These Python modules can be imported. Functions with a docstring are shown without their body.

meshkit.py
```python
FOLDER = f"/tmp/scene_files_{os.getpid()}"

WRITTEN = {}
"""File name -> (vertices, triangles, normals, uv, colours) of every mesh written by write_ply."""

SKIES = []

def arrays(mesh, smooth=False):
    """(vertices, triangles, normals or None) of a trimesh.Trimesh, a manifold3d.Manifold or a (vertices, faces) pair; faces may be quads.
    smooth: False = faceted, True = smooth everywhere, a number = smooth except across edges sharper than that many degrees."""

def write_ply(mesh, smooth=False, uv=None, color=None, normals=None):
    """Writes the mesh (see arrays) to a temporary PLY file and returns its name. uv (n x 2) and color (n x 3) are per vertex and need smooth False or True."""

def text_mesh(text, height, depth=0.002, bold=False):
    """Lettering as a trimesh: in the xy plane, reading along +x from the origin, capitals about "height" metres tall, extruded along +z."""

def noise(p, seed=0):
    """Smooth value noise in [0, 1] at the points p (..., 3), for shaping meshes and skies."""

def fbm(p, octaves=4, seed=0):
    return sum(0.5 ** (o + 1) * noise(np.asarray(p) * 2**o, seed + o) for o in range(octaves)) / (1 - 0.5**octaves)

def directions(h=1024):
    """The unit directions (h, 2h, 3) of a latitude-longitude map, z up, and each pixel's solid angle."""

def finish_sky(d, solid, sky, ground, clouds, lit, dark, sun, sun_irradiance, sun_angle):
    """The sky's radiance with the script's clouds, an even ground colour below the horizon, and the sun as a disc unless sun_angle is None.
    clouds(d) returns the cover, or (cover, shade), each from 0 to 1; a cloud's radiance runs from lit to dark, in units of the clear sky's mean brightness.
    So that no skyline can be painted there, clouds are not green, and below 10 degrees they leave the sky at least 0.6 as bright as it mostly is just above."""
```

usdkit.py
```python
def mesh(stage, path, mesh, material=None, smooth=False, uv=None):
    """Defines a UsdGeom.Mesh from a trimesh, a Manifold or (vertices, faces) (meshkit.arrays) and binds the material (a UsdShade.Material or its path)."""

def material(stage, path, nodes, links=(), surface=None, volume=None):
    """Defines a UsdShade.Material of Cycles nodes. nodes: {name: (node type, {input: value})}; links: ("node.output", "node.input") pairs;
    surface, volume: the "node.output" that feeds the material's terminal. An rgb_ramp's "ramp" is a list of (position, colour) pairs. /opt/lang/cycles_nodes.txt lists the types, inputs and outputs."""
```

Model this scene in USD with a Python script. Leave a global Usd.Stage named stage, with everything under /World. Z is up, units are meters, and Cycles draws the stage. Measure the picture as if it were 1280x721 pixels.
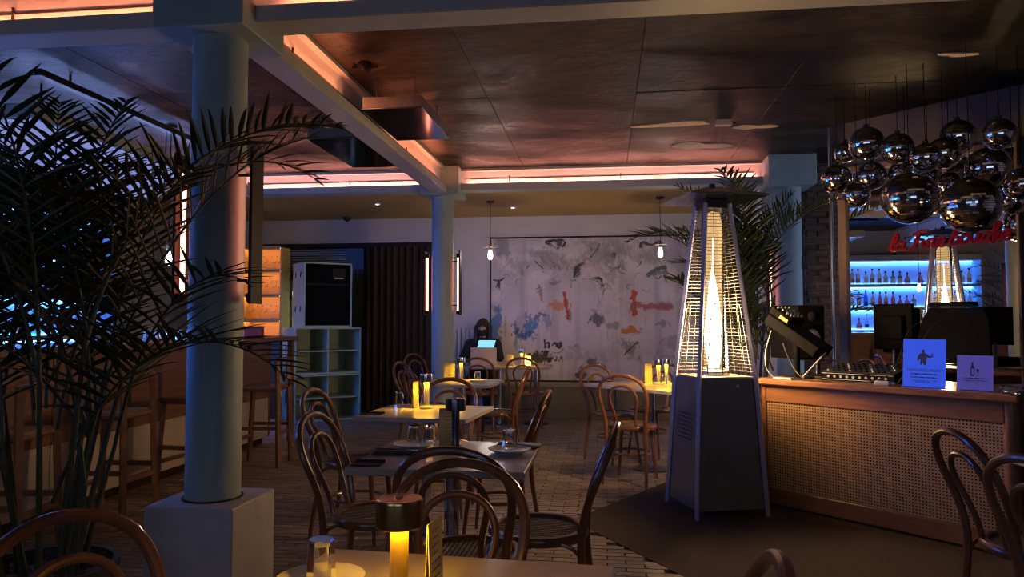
import math, random
import numpy as np
import trimesh, manifold3d as m3
from scipy.interpolate import CubicSpline
from shapely.geometry import Polygon, Point, box as sbox
from shapely.ops import unary_union
from pxr import Usd, UsdGeom, UsdLux, UsdShade, Gf, Sdf, Vt
import usdkit, meshkit

random.seed(7)
rng = np.random.default_rng(7)
stage = Usd.Stage.CreateInMemory()
UsdGeom.SetStageUpAxis(stage, 'Z')
UsdGeom.SetStageMetersPerUnit(stage, 1.0)
UsdGeom.Xform.Define(stage, '/World')
UsdGeom.Scope.Define(stage, '/World/Looks')
PI = math.pi

# ------------------------------------------------------------------ camera, sky, exposure
FPX, YAW, PITCH, EYE = 920.0, math.radians(7.25), math.atan(43 / 920.0), 1.30
cam = UsdGeom.Camera.Define(stage, '/World/camera')
fwd = Gf.Vec3d(-math.sin(YAW) * math.cos(PITCH), math.cos(YAW) * math.cos(PITCH), math.sin(PITCH))
right = Gf.Vec3d(math.cos(YAW), math.sin(YAW), 0)
up = Gf.Cross(right, fwd)
cam.AddTransformOp().Set(Gf.Matrix4d(*right, 0, *up, 0, *(-fwd), 0, 0, 0, EYE, 1))
cam.CreateHorizontalApertureAttr(36.0)
cam.CreateFocalLengthAttr(36.0 * FPX / 1280)
cam.CreateClippingRangeAttr(Gf.Vec2f(0.05, 200))
cam.CreateExposureAttr(2.2)

dome = UsdLux.DomeLight.Define(stage, '/World/dusk_sky')       # blue dusk fill entering by unseen windows behind the camera
dome.CreateColorAttr(Gf.Vec3f(0.48, 0.60, 1.0))
dome.CreateIntensityAttr(0.105)

K_PINK, K_BLUE, K_FLAME, K_LAMP = 13.0, 4.6, 78.0, 80.0

# ------------------------------------------------------------------ helpers: scene tree
used = {}
def numbered(parent, name):
    k = used.get((parent, name), 0)
    used[(parent, name)] = k + 1
    return name if k == 0 else f'{name}_{k:03d}'

def path_of(p):
    return '/World' if p is None else str(p.GetPath())

def keys(prim, label=None, cat=None, group=None, kind=None):
    for k, v in (('label', label), ('category', cat), ('group', group), ('kind', kind)):
        if v: prim.SetCustomDataByKey(k, v)
    return prim

def obj(name, mesh, m, parent=None, smooth=35, label=None, cat=None, group=None, kind=None):
    pp = path_of(parent)
    g = usdkit.mesh(stage, f'{pp}/{numbered(pp, name)}', mesh, M[m] if isinstance(m, str) else m, smooth=smooth)
    return keys(g.GetPrim(), label, cat, group, kind)

def thing(name, label=None, cat=None, loc=(0, 0, 0), rotz=0.0, group=None, kind=None):
    x = UsdGeom.Xform.Define(stage, '/World/' + numbered('/World', name))
    x.AddTranslateOp().Set(Gf.Vec3d(*map(float, loc)))
    x.AddRotateZOp().Set(float(rotz))
    return keys(x.GetPrim(), label, cat, group, kind)

def dup(root, loc, rotz=0.0, label=None, group=None, name=None):
    was = root.GetCustomData()
    n = name or root.GetName().rstrip('0123456789').rstrip('_')
    r = thing(n, label or was.get('label'), was.get('category'), loc, rotz, group or was.get('group'))
    r.GetReferences().AddInternalReference(root.GetPath())
    r.SetInstanceable(True)
    return r

class Maker:
    """The first call builds the thing at its place, later ones reference it."""
    def __init__(self, build): self.build, self.first = build, None
    def __call__(self, loc, rotz, label, group=None):
        if self.first is None:
            self.first = self.build(loc, rotz, label, group)
            return self.first
        return dup(self.first, loc, rotz, label, group)

# ------------------------------------------------------------------ helpers: meshes
def cat(*ms): return trimesh.util.concatenate([m for m in ms if m is not None])
def mv(m, x=0, y=0, z=0):
    m = m.copy(); m.apply_translation((x, y, z)); return m
def rot(m, deg, axis, at=(0, 0, 0)):
    m = m.copy(); m.apply_transform(trimesh.transformations.rotation_matrix(math.radians(deg), axis, at)); return m
def box(x0, x1, y0, y1, z0, z1):
    return mv(trimesh.creation.box((x1 - x0, y1 - y0, z1 - z0)), (x0 + x1) / 2, (y0 + y1) / 2, (z0 + z1) / 2)
def cbox(x0, x1, y0, y1, z0, z1, c=0.004):
    """A box with chamfered edges."""
    pts = []
    lo, hi = np.array([x0, y0, z0]), np.array([x1, y1, z1])
    for s in np.ndindex(2, 2, 2):
        p = np.where(np.array(s) == 1, hi, lo)
        d = np.where(np.array(s) == 1, -c, c)
        for k in range(3):
            q = p + d; q[k] = p[k]; pts.append(q)
    return trimesh.convex.convex_hull(np.array(pts))
def spline(pts, n=40):
    pts = np.asarray(pts, float)
    t = np.r_[0, np.cumsum(np.linalg.norm(np.diff(pts, axis=0), axis=1))]
    return CubicSpline(t, pts)(np.linspace(0, t[-1], n))
def tube(path, r, n=8, closed=False, caps=True):
    p = np.asarray(path, float); k = len(p)
    r = np.broadcast_to(np.asarray(r, float), (k,))
    tan = (np.roll(p, -1, 0) - np.roll(p, 1, 0)) if closed else np.gradient(p, axis=0)
    tan /= np.maximum(np.linalg.norm(tan, axis=1, keepdims=True), 1e-12)
    a = np.array([0, 0, 1.0]) if abs(tan[0, 2]) < 0.9 else np.array([1.0, 0, 0])
    u = np.cross(tan[0], a); u /= np.linalg.norm(u)
    us = []
    for i in range(k):
        u = u - tan[i] * (u @ tan[i]); u /= np.linalg.norm(u); us.append(u)
    us = np.array(us); vs = np.cross(tan, us)
    ang = np.arange(n) / n * 2 * PI
    v = p[:, None] + r[:, None, None] * (np.cos(ang)[None, :, None] * us[:, None] + np.sin(ang)[None, :, None] * vs[:, None])
    v = v.reshape(-1, 3); f = []
    for i in range(k if closed else k - 1):
        j = (i + 1) % k
        for q in range(n):
            w = (q + 1) % n
            f += [(i * n + q, i * n + w, j * n + w), (i * n + q, j * n + w, j * n + q)]
    if caps and not closed:
        v = np.vstack([v, p[0], p[-1]])
        for q in range(n):
            w = (q + 1) % n
            f += [(k * n, w, q), (k * n + 1, (k - 1) * n + q, (k - 1) * n + w)]
    return trimesh.Trimesh(v, f, process=False)
def bar(a, b, r, n=8): return tube([a, b], r, n)
def lathe(prof, n=24):
    """prof: (r, z) rows from bottom to top; closed at the axis where r = 0."""
    m = trimesh.creation.revolve(np.asarray(prof, float), sections=n)
    return m
def prism(pts, z0, z1):
    g = pts if hasattr(pts, 'exterior') else Polygon(pts)
    return mv(trimesh.creation.extrude_polygon(g, z1 - z0, engine='earcut'), 0, 0, z0)
def quadbar(a, b, w, h):
    """A square bar from a to b, width w sideways and h upwards."""
    a, b = np.asarray(a, float), np.asarray(b, float)
    t = (b - a) / np.linalg.norm(b - a)
    s = np.cross(t, [0, 0, 1.0]); s = s / np.linalg.norm(s) if np.linalg.norm(s) > 1e-6 else np.array([1.0, 0, 0])
    q = np.cross(s, t)
    pts = [e + sx * s * w / 2 + sy * q * h / 2 for e in (a, b) for sx in (-1, 1) for sy in (-1, 1)]
    return trimesh.convex.convex_hull(np.array(pts))
def hull(pts): return trimesh.convex.convex_hull(np.asarray(pts, float))
def flatz(m): return m

# ------------------------------------------------------------------ materials
M = {}
def mat(name, col, rough=0.5, metal=0.0, var=None, vscale=6.0, vstretch=(1, 1, 1), vdetail=4.0, bump=None, emit=None, trans=0.0, coat=0.0, spec=None, coords='object', rand=None, ior=None, ramp=None):
    p = {'base_color': col, 'roughness': rough, 'metallic': metal}
    if trans: p['transmission_weight'] = trans
    if coat: p['coat_weight'] = coat
    if spec is not None: p['specular_ior_level'] = spec
    if ior: p['ior'] = ior
    if emit: p['emission_color'], p['emission_strength'] = emit
    nodes, links = {'p': ('principled_bsdf', p)}, []
    if var is not None or bump or ramp:
        if coords == 'object':
            nodes['tc'] = ('texture_coordinate', {}); src = 'tc.object'
        else:
            nodes['tc'] = ('geometry', {}); src = 'tc.position'
        nodes['map'] = ('mapping', {'scale': vstretch}); links.append((src, 'map.vector'))
    if var is not None:
        nodes['n'] = ('noise_texture', {'scale': vscale, 'detail': vdetail, 'roughness': 0.6})
        nodes['r'] = ('rgb_ramp', {'ramp': ramp or [(0.3, col), (0.7, var)]})
        links += [('map.vector', 'n.vector'), ('n.fac', 'r.fac')]
        links.append(('r.color', 'p.base_color'))
    if bump:
        nodes['bn'] = ('noise_texture', {'scale': bump[0], 'detail': 4.0})
        nodes['b'] = ('bump', {'strength': bump[1], 'distance': 0.01})
        links += [('map.vector', 'bn.vector'), ('bn.fac', 'b.height'), ('b.normal', 'p.normal')]
    M[name] = usdkit.material(stage, '/World/Looks/' + name, nodes, links, surface='p.BSDF')
    return M[name]
def glow(name, col, k):
    M[name] = usdkit.material(stage, '/World/Looks/' + name, {'e': ('emission', {'color': col, 'strength': k})}, [], surface='e.emission')
def pane(name, tint=(1, 1, 1), gloss=0.02):
    M[name] = usdkit.material(stage, '/World/Looks/' + name,
        {'t': ('transparent_bsdf', {'color': tint}), 'g': ('glossy_bsdf', {'color': (1, 1, 1), 'roughness': gloss}), 'f': ('fresnel', {'IOR': 1.45}), 'm': ('mix_closure', {})},
        [('f.fac', 'm.fac'), ('t.BSDF', 'm.closure1'), ('g.BSDF', 'm.closure2')], surface='m.closure')

mat('plaster', (0.62, 0.57, 0.58), 0.8, var=(0.54, 0.50, 0.51), vscale=2.5, coords='world', bump=(60, 0.15))
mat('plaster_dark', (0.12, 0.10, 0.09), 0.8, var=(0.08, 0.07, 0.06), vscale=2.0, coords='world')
mat('soffit_paint', (0.52, 0.33, 0.10), 0.6, var=(0.46, 0.28, 0.08), vscale=1.5, coords='world', bump=(40, 0.1))
mat('beam_paint', (0.42, 0.42, 0.40), 0.6, var=(0.37, 0.37, 0.35), vscale=4, coords='world')
mat('column_paint', (0.30, 0.37, 0.36), 0.55, var=(0.27, 0.34, 0.33), vscale=3, coords='world')
mat('plinth_paint', (0.50, 0.46, 0.47), 0.6, var=(0.42, 0.39, 0.40), vscale=7, coords='world', bump=(30, 0.2))
M['concrete'] = usdkit.material(stage, '/World/Looks/concrete', {
    'g': ('geometry', {}), 'm1': ('mapping', {'scale': (0.6, 1.1, 1)}), 'n1': ('noise_texture', {'scale': 0.95, 'detail': 7.0, 'roughness': 0.62, 'distortion': 1.2}),
    'r1': ('rgb_ramp', {'ramp': [(0.40, (0.05, 0.05, 0.05)), (0.50, (0.35, 0.35, 0.35)), (0.62, (1.0, 1.0, 1.0))]}),
    'm2': ('mapping', {'scale': (1.6, 5.0, 1)}), 'n2': ('noise_texture', {'scale': 2.4, 'detail': 8.0, 'roughness': 0.7}),
    'r2': ('rgb_ramp', {'ramp': [(0.30, (0.014, 0.010, 0.0065)), (0.48, (0.040, 0.028, 0.018)), (0.60, (0.066, 0.046, 0.030)), (0.74, (0.15, 0.112, 0.078))]}),
    'm3': ('mapping', {'scale': (0.8, 10.0, 1), 'rotation': (0, 0, 0.12)}), 'n3': ('noise_texture', {'scale': 1.7, 'detail': 6.0, 'roughness': 0.75, 'distortion': 0.5}),
    'r3': ('rgb_ramp', {'ramp': [(0.64, (0.0, 0.0, 0.0)), (0.72, (0.10, 0.075, 0.05))]}),
    'mx': ('mix', {'mix_type': 'multiply', 'fac': 1.0}), 'ad': ('mix', {'mix_type': 'add', 'fac': 0.8}), 'rr': ('rgb_ramp', {'ramp': [(0.35, (0.24, 0.24, 0.24)), (0.65, (0.62, 0.62, 0.62))]}),
    'nb': ('noise_texture', {'scale': 9.0, 'detail': 8.0, 'roughness': 0.7}), 'b': ('bump', {'strength': 0.55, 'distance': 0.02}),
    'p': ('principled_bsdf', {'roughness': 0.4, 'specular_ior_level': 0.22})},
    [('g.position', 'm1.vector'), ('m1.vector', 'n1.vector'), ('n1.fac', 'r1.fac'), ('g.position', 'm2.vector'), ('m2.vector', 'n2.vector'), ('n2.fac', 'r2.fac'),
     ('g.position', 'm3.vector'), ('m3.vector', 'n3.vector'), ('n3.fac', 'r3.fac'), ('r1.color', 'mx.color1'), ('r2.color', 'mx.color2'), ('mx.color', 'ad.color1'), ('r3.color', 'ad.color2'), ('ad.color', 'p.base_color'),
     ('n1.fac', 'rr.fac'), ('rr.color', 'p.roughness'), ('g.position', 'nb.vector'), ('nb.fac', 'b.height'), ('b.normal', 'p.normal')], surface='p.BSDF')
mat('chipped_plaster', (0.78, 0.64, 0.46), 0.8, var=(0.6, 0.48, 0.34), vscale=12, coords='world')
mat('grout', (0.17, 0.13, 0.10), 0.9, var=(0.11, 0.095, 0.08), vscale=20, coords='world')
for i, c in enumerate([(0.31, 0.225, 0.165), (0.265, 0.192, 0.143), (0.35, 0.26, 0.19)]):
    mat(f'paver_{i}', c, 0.55, var=tuple(x * 0.75 for x in c), vscale=18, coords='world', bump=(70, 0.2))
mat('carpet_dark', (0.050, 0.034, 0.024), 0.95, var=(0.085, 0.058, 0.038), vscale=60, coords='world', bump=(250, 0.5))
mat('chair_wood', (0.20, 0.082, 0.038), 0.28, var=(0.13, 0.050, 0.022), vscale=9, vstretch=(1, 1, 0.25), coat=0.4)
mat('cane', (0.50, 0.30, 0.14), 0.6, var=(0.38, 0.22, 0.10), vscale=30)
mat('cane_back', (0.035, 0.022, 0.014), 0.9)
mat('table_top', (0.42, 0.365, 0.33), 0.24, var=(0.38, 0.33, 0.295), vscale=5, vstretch=(1, 6, 1))
mat('chrome', (0.72, 0.72, 0.74), 0.12, 1.0)
mat('brushed_steel', (0.42, 0.42, 0.43), 0.32, 1.0, var=(0.36, 0.36, 0.37), vscale=30, vstretch=(1, 1, 0.04))
mat('dark_steel', (0.10, 0.10, 0.105), 0.28, 0.9, var=(0.075, 0.075, 0.08), vscale=6)
mat('heater_steel', (0.23, 0.235, 0.205), 0.22, 0.45, var=(0.18, 0.185, 0.165), vscale=5)
mat('satin_brass', (0.22, 0.15, 0.055), 0.4, 0.5)
mat('satin_steel', (0.34, 0.32, 0.26), 0.42, 0.35)
mat('heater_rail', (0.42, 0.43, 0.58), 0.32, 0.4)
mat('wire_steel', (0.10, 0.095, 0.085), 0.4, 0.2)
mat('deck_steel', (0.22, 0.19, 0.14), 0.5, 0.2)
mat('web_paint', (0.62, 0.60, 0.58), 0.6)
mat('brass', (0.55, 0.36, 0.12), 0.22, 1.0)
mat('gunmetal', (0.16, 0.18, 0.24), 0.18, 1.0)
mat('white_ceramic', (0.75, 0.73, 0.70), 0.2)
mat('paper', (0.25, 0.22, 0.17), 0.8)
mat('ink', (0.03, 0.03, 0.04), 0.8)
mat('glass', (1, 1, 1), 0.0, trans=1.0, ior=1.45)
mat('napkin', (0.05, 0.05, 0.06), 0.9)
pane('clear_pane'); pane('tube_pane', (0.97, 0.95, 0.9))
mat('bar_wood', (0.24, 0.11, 0.05), 0.38, var=(0.16, 0.07, 0.03), vscale=4, vstretch=(6, 0.6, 6), coords='world', coat=0.2)
mat('booth_wood', (0.34, 0.15, 0.065), 0.34, var=(0.22, 0.09, 0.038), vscale=5, vstretch=(0.8, 5, 7), coat=0.2)
mat('cream_panel', (0.50, 0.40, 0.30), 0.6, var=(0.44, 0.35, 0.26), vscale=4, coords='world')
mat('mint_paint', (0.42, 0.53, 0.43), 0.5, var=(0.38, 0.48, 0.39), vscale=5, coords='world')
mat('black_plastic', (0.004, 0.004, 0.0045), 0.55, spec=0.25)
mat('black_mesh', (0.006, 0.006, 0.0065), 0.9, spec=0.1, bump=(400, 0.6))
mat('grey_plastic', (0.035, 0.035, 0.038), 0.45, spec=0.35)
mat('light_plastic', (0.40, 0.40, 0.41), 0.4)
mat('curtain_cloth', (0.048, 0.027, 0.023), 0.9, var=(0.036, 0.020, 0.017), vscale=30, coords='world')
mat('louvre_metal', (0.42, 0.42, 0.45), 0.4, 0.2)
mat('fridge_frame', (0.05, 0.05, 0.055), 0.3, 0.5)
mat('frame_wood', (0.26, 0.17, 0.10), 0.5, var=(0.18, 0.11, 0.06), vscale=6, vstretch=(4, 4, 0.5), coords='world')
mat('pier_brick', (0.15, 0.09, 0.06), 0.9, var=(0.07, 0.045, 0.035), vscale=16, coords='world', bump=(40, 0.7))
mat('mirror_glass', (0.86, 0.88, 0.88), 0.0, 1.0)
mat('ball_mirror', (0.80, 0.81, 0.83), 0.06, 1.0)
mat('ball_core', (0.02, 0.02, 0.022), 0.4)
mat('sign_red', (0.26, 0.005, 0.022), 0.6, spec=0.2)
mat('lamp_housing', (0.030, 0.017, 0.012), 0.6, spec=0.3)
mat('seat_cane', (0.17, 0.12, 0.085), 0.6, var=(0.12, 0.085, 0.06), vscale=30)
mat('pot', (0.045, 0.043, 0.042), 0.6, var=(0.03, 0.03, 0.03), vscale=8)
mat('gravel', (0.16, 0.15, 0.15), 0.9, var=(0.08, 0.075, 0.075), vscale=40)
mat('palm_stem', (0.05, 0.055, 0.022), 0.6, var=(0.03, 0.038, 0.016), vscale=12, vstretch=(1, 1, 4))
def leafmat(name, c):
    M[name] = usdkit.material(stage, '/World/Looks/' + name,
        {'d': ('principled_bsdf', {'base_color': c, 'roughness': 0.42}), 't': ('translucent_bsdf', {'color': (c[0] * 1.4, c[1] * 1.5, c[2])}), 'm': ('mix_closure', {'fac': 0.22})},
        [('d.BSDF', 'm.closure1'), ('t.BSDF', 'm.closure2')], surface='m.closure')
leafmat('leaf_a', (0.011, 0.024, 0.009)); leafmat('leaf_b', (0.017, 0.031, 0.011)); leafmat('leaf_c', (0.023, 0.034, 0.013))
mat('matte_black', (0.004, 0.004, 0.0045), 0.8, spec=0.10)
mat('black_cloth', (0.012, 0.012, 0.014), 0.85, bump=(90, 0.3))
mat('skin', (0.52, 0.34, 0.26), 0.5)
mat('hair', (0.010, 0.009, 0.009), 0.35)
mat('laptop_lid', (0.66, 0.54, 0.42), 0.4, 0.1)
mat('red_plastic', (0.45, 0.06, 0.05), 0.4)
mat('oak_shelf', (0.72, 0.43, 0.16), 0.5, var=(0.62, 0.35, 0.12), vscale=5, vstretch=(0.5, 4, 4), coords='world')
mat('niche_white', (0.66, 0.70, 0.76), 0.6)
mat('grey_wall', (0.30, 0.30, 0.31), 0.8, var=(0.25, 0.25, 0.26), vscale=2, coords='world')
mat('led_body', (0.75, 0.72, 0.70), 0.4)
glow('pink_tube', (1.0, 0.33, 0.24), K_PINK)
glow('orange_tube', (1.0, 0.25, 0.11), K_PINK)
glow('column_tube', (1.0, 0.25, 0.16), 1.5)
glow('blue_led', (0.03, 0.20, 1.0), K_BLUE * 3.2)
glow('white_blue_panel', (0.36, 0.42, 1.0), 0.13)
glow('amber_led', (1.0, 0.55, 0.15), 5.0)
glow('lamp_led', (1.0, 0.50, 0.012), K_LAMP)
glow('flame_core', (1.0, 0.62, 0.30), K_FLAME)
glow('burner_glow', (1.0, 0.66, 0.28), 3.0)
glow('bulb_warm', (1.0, 0.88, 0.74), 26.0)
glow('spot_white', (1.0, 0.95, 0.85), 4.0)
glow('screen_blue', (0.28, 0.72, 0.95), .4)
glow('fridge_led', (0.88, 1.0, 0.60), 5.0)
glow('candle', (1.0, 0.42, 0.05), 2.2)
M['flame_veil'] = usdkit.material(stage, '/World/Looks/flame_veil', {'e': ('emission', {'color': (1.0, 0.62, 0.26), 'strength': 0.22}), 't': ('transparent_bsdf', {}), 'm': ('mix_closure', {'fac': 0.5})},
    [('t.BSDF', 'm.closure1'), ('e.emission', 'm.closure2')], surface='m.closure')
M['painting'] = usdkit.material(stage, '/World/Looks/painting', {'a': ('attribute', {'attribute': 'paint'}), 'p': ('principled_bsdf', {'roughness': 0.6})}, [('a.color', 'p.base_color')], surface='p.BSDF')


# ================================================================== THE SETTING
ZC = 3.05
# ---- floor: pavers in running bond, a dark carpet under heater and booth
floor = thing('floor', 'brown paver floor with dark carpet area under the heater and the booth', 'floor', kind='structure')
obj('subfloor', box(-6.4, 5.4, -4.2, 11.6, -0.12, -0.012), 'grout', floor, smooth=False)
carpet_poly = Polygon([(-0.23, 4.93), (1.0, 7.1), (1.25, 7.9), (5.2, 3.6), (5.2, 0.5), (1.9, 1.4), (0.98, 2.95)])
obj('carpet', prism(carpet_poly, -0.012, 0.004), 'carpet_dark', floor, smooth=False, label='dark brown carpet area')
def project(p):
    d = np.asarray(p, float) - (0, 0, EYE); t = d @ np.array(fwd)
    return (640 + FPX * (d @ np.array(right)) / t, 360.5 - FPX * (d @ np.array(up)) / t, t) if t > 0.05 else None
pav = []
BL_, BW_ = 0.20, 0.064
inner = carpet_poly.buffer(-0.02)
for j in range(int((10.9 - 1.2) / BW_)):
    y = 1.2 + j * BW_
    for i in range(int((1.9 + 6.2) / BL_)):
        x = -6.2 + i * BL_ + (BL_ / 2 if j % 2 else 0)
        if carpet_poly.intersects(sbox(x, y, x + BL_, y + BW_)): 
            if inner.contains(Point(x + BL_ / 2, y + BW_ / 2)): continue
        q = project((x + BL_ / 2, y + BW_ / 2, 0))
        seen = q is not None and -20 < q[0] < 1300 and -20 < q[1] < 745
        hidden = q is not None and (q[1] > 690 and 330 < q[0] < 760)
        pav.append((x, y, seen and not hidden, y))
def paver(x, y):
    h = -0.001 + 0.003 * rng.random()
    a, b = x + 0.0015, x + BL_ - 0.0015
    c, d = y + 0.0015, y + BW_ - 0.0015
    e = 0.003
    return trimesh.Trimesh([(a, c, -.012), (b, c, -.012), (b, d, -.012), (a, d, -.012), (a + e, c + e, h), (b - e, c + e, h), (b - e, d - e, h), (a + e, d - e, h)],
        [(4, 5, 6), (4, 6, 7), (0, 1, 5), (0, 5, 4), (1, 2, 6), (1, 6, 5), (2, 3, 7), (2, 7, 6), (3, 0, 4), (3, 4, 7)], process=False)
pav.sort(key=lambda p: (not p[2], p[3]))
rest = {0: [], 1: [], 2: []}
for k, (x, y, s, _) in enumerate(pav):
    c = int(rng.integers(3)); b = paver(x, y)
    if k < 300: obj('paver', b, f'paver_{c}', floor, smooth=False)
    else: rest[c].append(b)
for c in rest: obj('pavers_beyond', cat(*rest[c]), f'paver_{c}', floor, smooth=False, kind='stuff')

# ---- ceiling: stained concrete panels with open joints
ceil = thing('ceiling', 'dark stained concrete ceiling in large panels', 'ceiling', kind='structure')
obj('ceiling_backing', box(-6.4, 5.4, -4.2, 11.6, ZC + 0.05, ZC + 0.15), 'grout', ceil, smooth=False)
xs = [-6.4, -4.9, -3.4, -1.85, -0.9, 0.24, 1.33, 2.6, 3.9, 5.4]
ys = [-4.2, -1.0, 1.6, 3.31, 5.6, 8.23, 11.6]
for i in range(len(xs) - 1):
    for j in range(len(ys) - 1):
        z0 = ZC + 0.003 * rng.random()
        obj('ceiling_panel', cbox(xs[i] + .001, xs[i + 1] - .001, ys[j] + .001, ys[j + 1] - .001, z0, ZC + .05, .003), 'concrete', ceil, smooth=False)
def blob(cx, cy, rx, ry, seed, n=26):
    r = np.random.default_rng(seed); a = np.arange(n) / n * 2 * PI
    k = 1 + 0.25 * np.sin(2 * a + r.random() * 6) + 0.18 * np.sin(3 * a + r.random() * 6) + 0.1 * np.sin(5 * a + r.random() * 6)
    return [(cx + rx * k[i] * math.cos(a[i]), cy + ry * k[i] * math.sin(a[i])) for i in range(n)]
for cx, cy, rx, ry, s in [(0.62, 6.55, 0.30, 0.07, 1), (1.32, 6.72, 0.16, 0.075, 2), (0.93, 7.38, 0.26, 0.13, 3), (2.3, 5.05, 0.14, 0.03, 4)]:
    obj('plaster_patch', prism(blob(cx, cy, rx, ry, s), ZC - 0.006, ZC + 0.006), 'chipped_plaster', ceil, smooth=False, label='pale patch of chipped plaster')

# ---- walls
def structure(name, label=None): return thing(name, label, None, kind='structure')
wf = structure('wall_far', 'pale plaster far wall behind the tables')
obj('wall_face', cat(box(-2.5, 2.0, 10.5, 10.7, 0, 2.84), box(-6.3, -2.5, 10.5, 10.7, 2.46, 2.84), box(-6.3, -5.05, 10.5, 10.7, 0, 2.46)), 'plaster', wf, smooth=False)
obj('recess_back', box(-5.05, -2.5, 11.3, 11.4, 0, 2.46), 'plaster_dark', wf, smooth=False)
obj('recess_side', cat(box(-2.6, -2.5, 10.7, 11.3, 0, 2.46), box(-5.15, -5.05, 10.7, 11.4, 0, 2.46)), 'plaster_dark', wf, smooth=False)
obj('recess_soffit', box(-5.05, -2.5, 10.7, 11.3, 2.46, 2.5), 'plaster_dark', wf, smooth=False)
obj('header_rail', cbox(-5.3, -2.45, 10.44, 10.5, 2.42, 2.475), 'lamp_housing', wf, smooth=False)
obj('picture_rail', cbox(-1.72, 1.70, 10.455, 10.5, 2.535, 2.56), 'plaster', wf, smooth=False)
sof = obj('ceiling_soffit', box(-6.3, 1.75, 8.36, 10.7, 2.835, 2.90), 'soffit_paint', None, smooth=False, label='ochre painted lowered ceiling over the far tables', kind='structure')
wr = structure('wall_right', 'plain side wall on the right behind the palm')
obj('wall_face', cat(box(1.71, 1.9, 8.35, 10.7, 0, 2.9), box(1.9, 4.2, 8.55, 8.7, 0, ZC + .1), box(5.2, 5.4, -4.2, 3.6, 0, ZC + .1)), 'plaster', wr, smooth=False)
wl = structure('wall_left', 'dark wall behind the bar on the left')
obj('wall_face', box(-6.3, -6.0, -4.2, 10.7, 0, ZC + .1), 'grey_wall', wl, smooth=False)
wb = structure('wall_behind', 'wall with windows behind the camera')
obj('wall_face', cat(box(-6.3, 5.4, -4.2, -4.0, 0, 0.7), box(-6.3, 5.4, -4.2, -4.0, 2.6, ZC + .1), box(-6.3, -4.2, -4.2, -4.0, .7, 2.6), box(-1.4, -0.6, -4.2, -4.0, .7, 2.6), box(2.2, 5.4, -4.2, -4.0, .7, 2.6)), 'plaster_dark', wb, smooth=False)
for wi, (a, b) in enumerate([(-4.2, -1.4), (-0.6, 2.2)]):  # unseen windows, put in as the way for the blue dusk fill
    w = thing(f'window_{wi + 1}', 'window behind the camera', None, kind='structure')
    mid = (a + b) / 2
    obj('window_frame', cat(cbox(a, b, -4.14, -4.06, .7, .76), cbox(a, b, -4.14, -4.06, 2.54, 2.6), cbox(a, a + .06, -4.14, -4.06, .76, 2.54), cbox(b - .06, b, -4.14, -4.06, .76, 2.54), cbox(mid - .03, mid + .03, -4.14, -4.06, .76, 2.54)), 'lamp_housing', w, smooth=False)
    for p, q in ((a + .06, mid - .03), (mid + .03, b - .06)):
        obj('window_pane', box(p, q, -4.103, -4.097, .76, 2.54), 'clear_pane', w, smooth=False)

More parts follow.
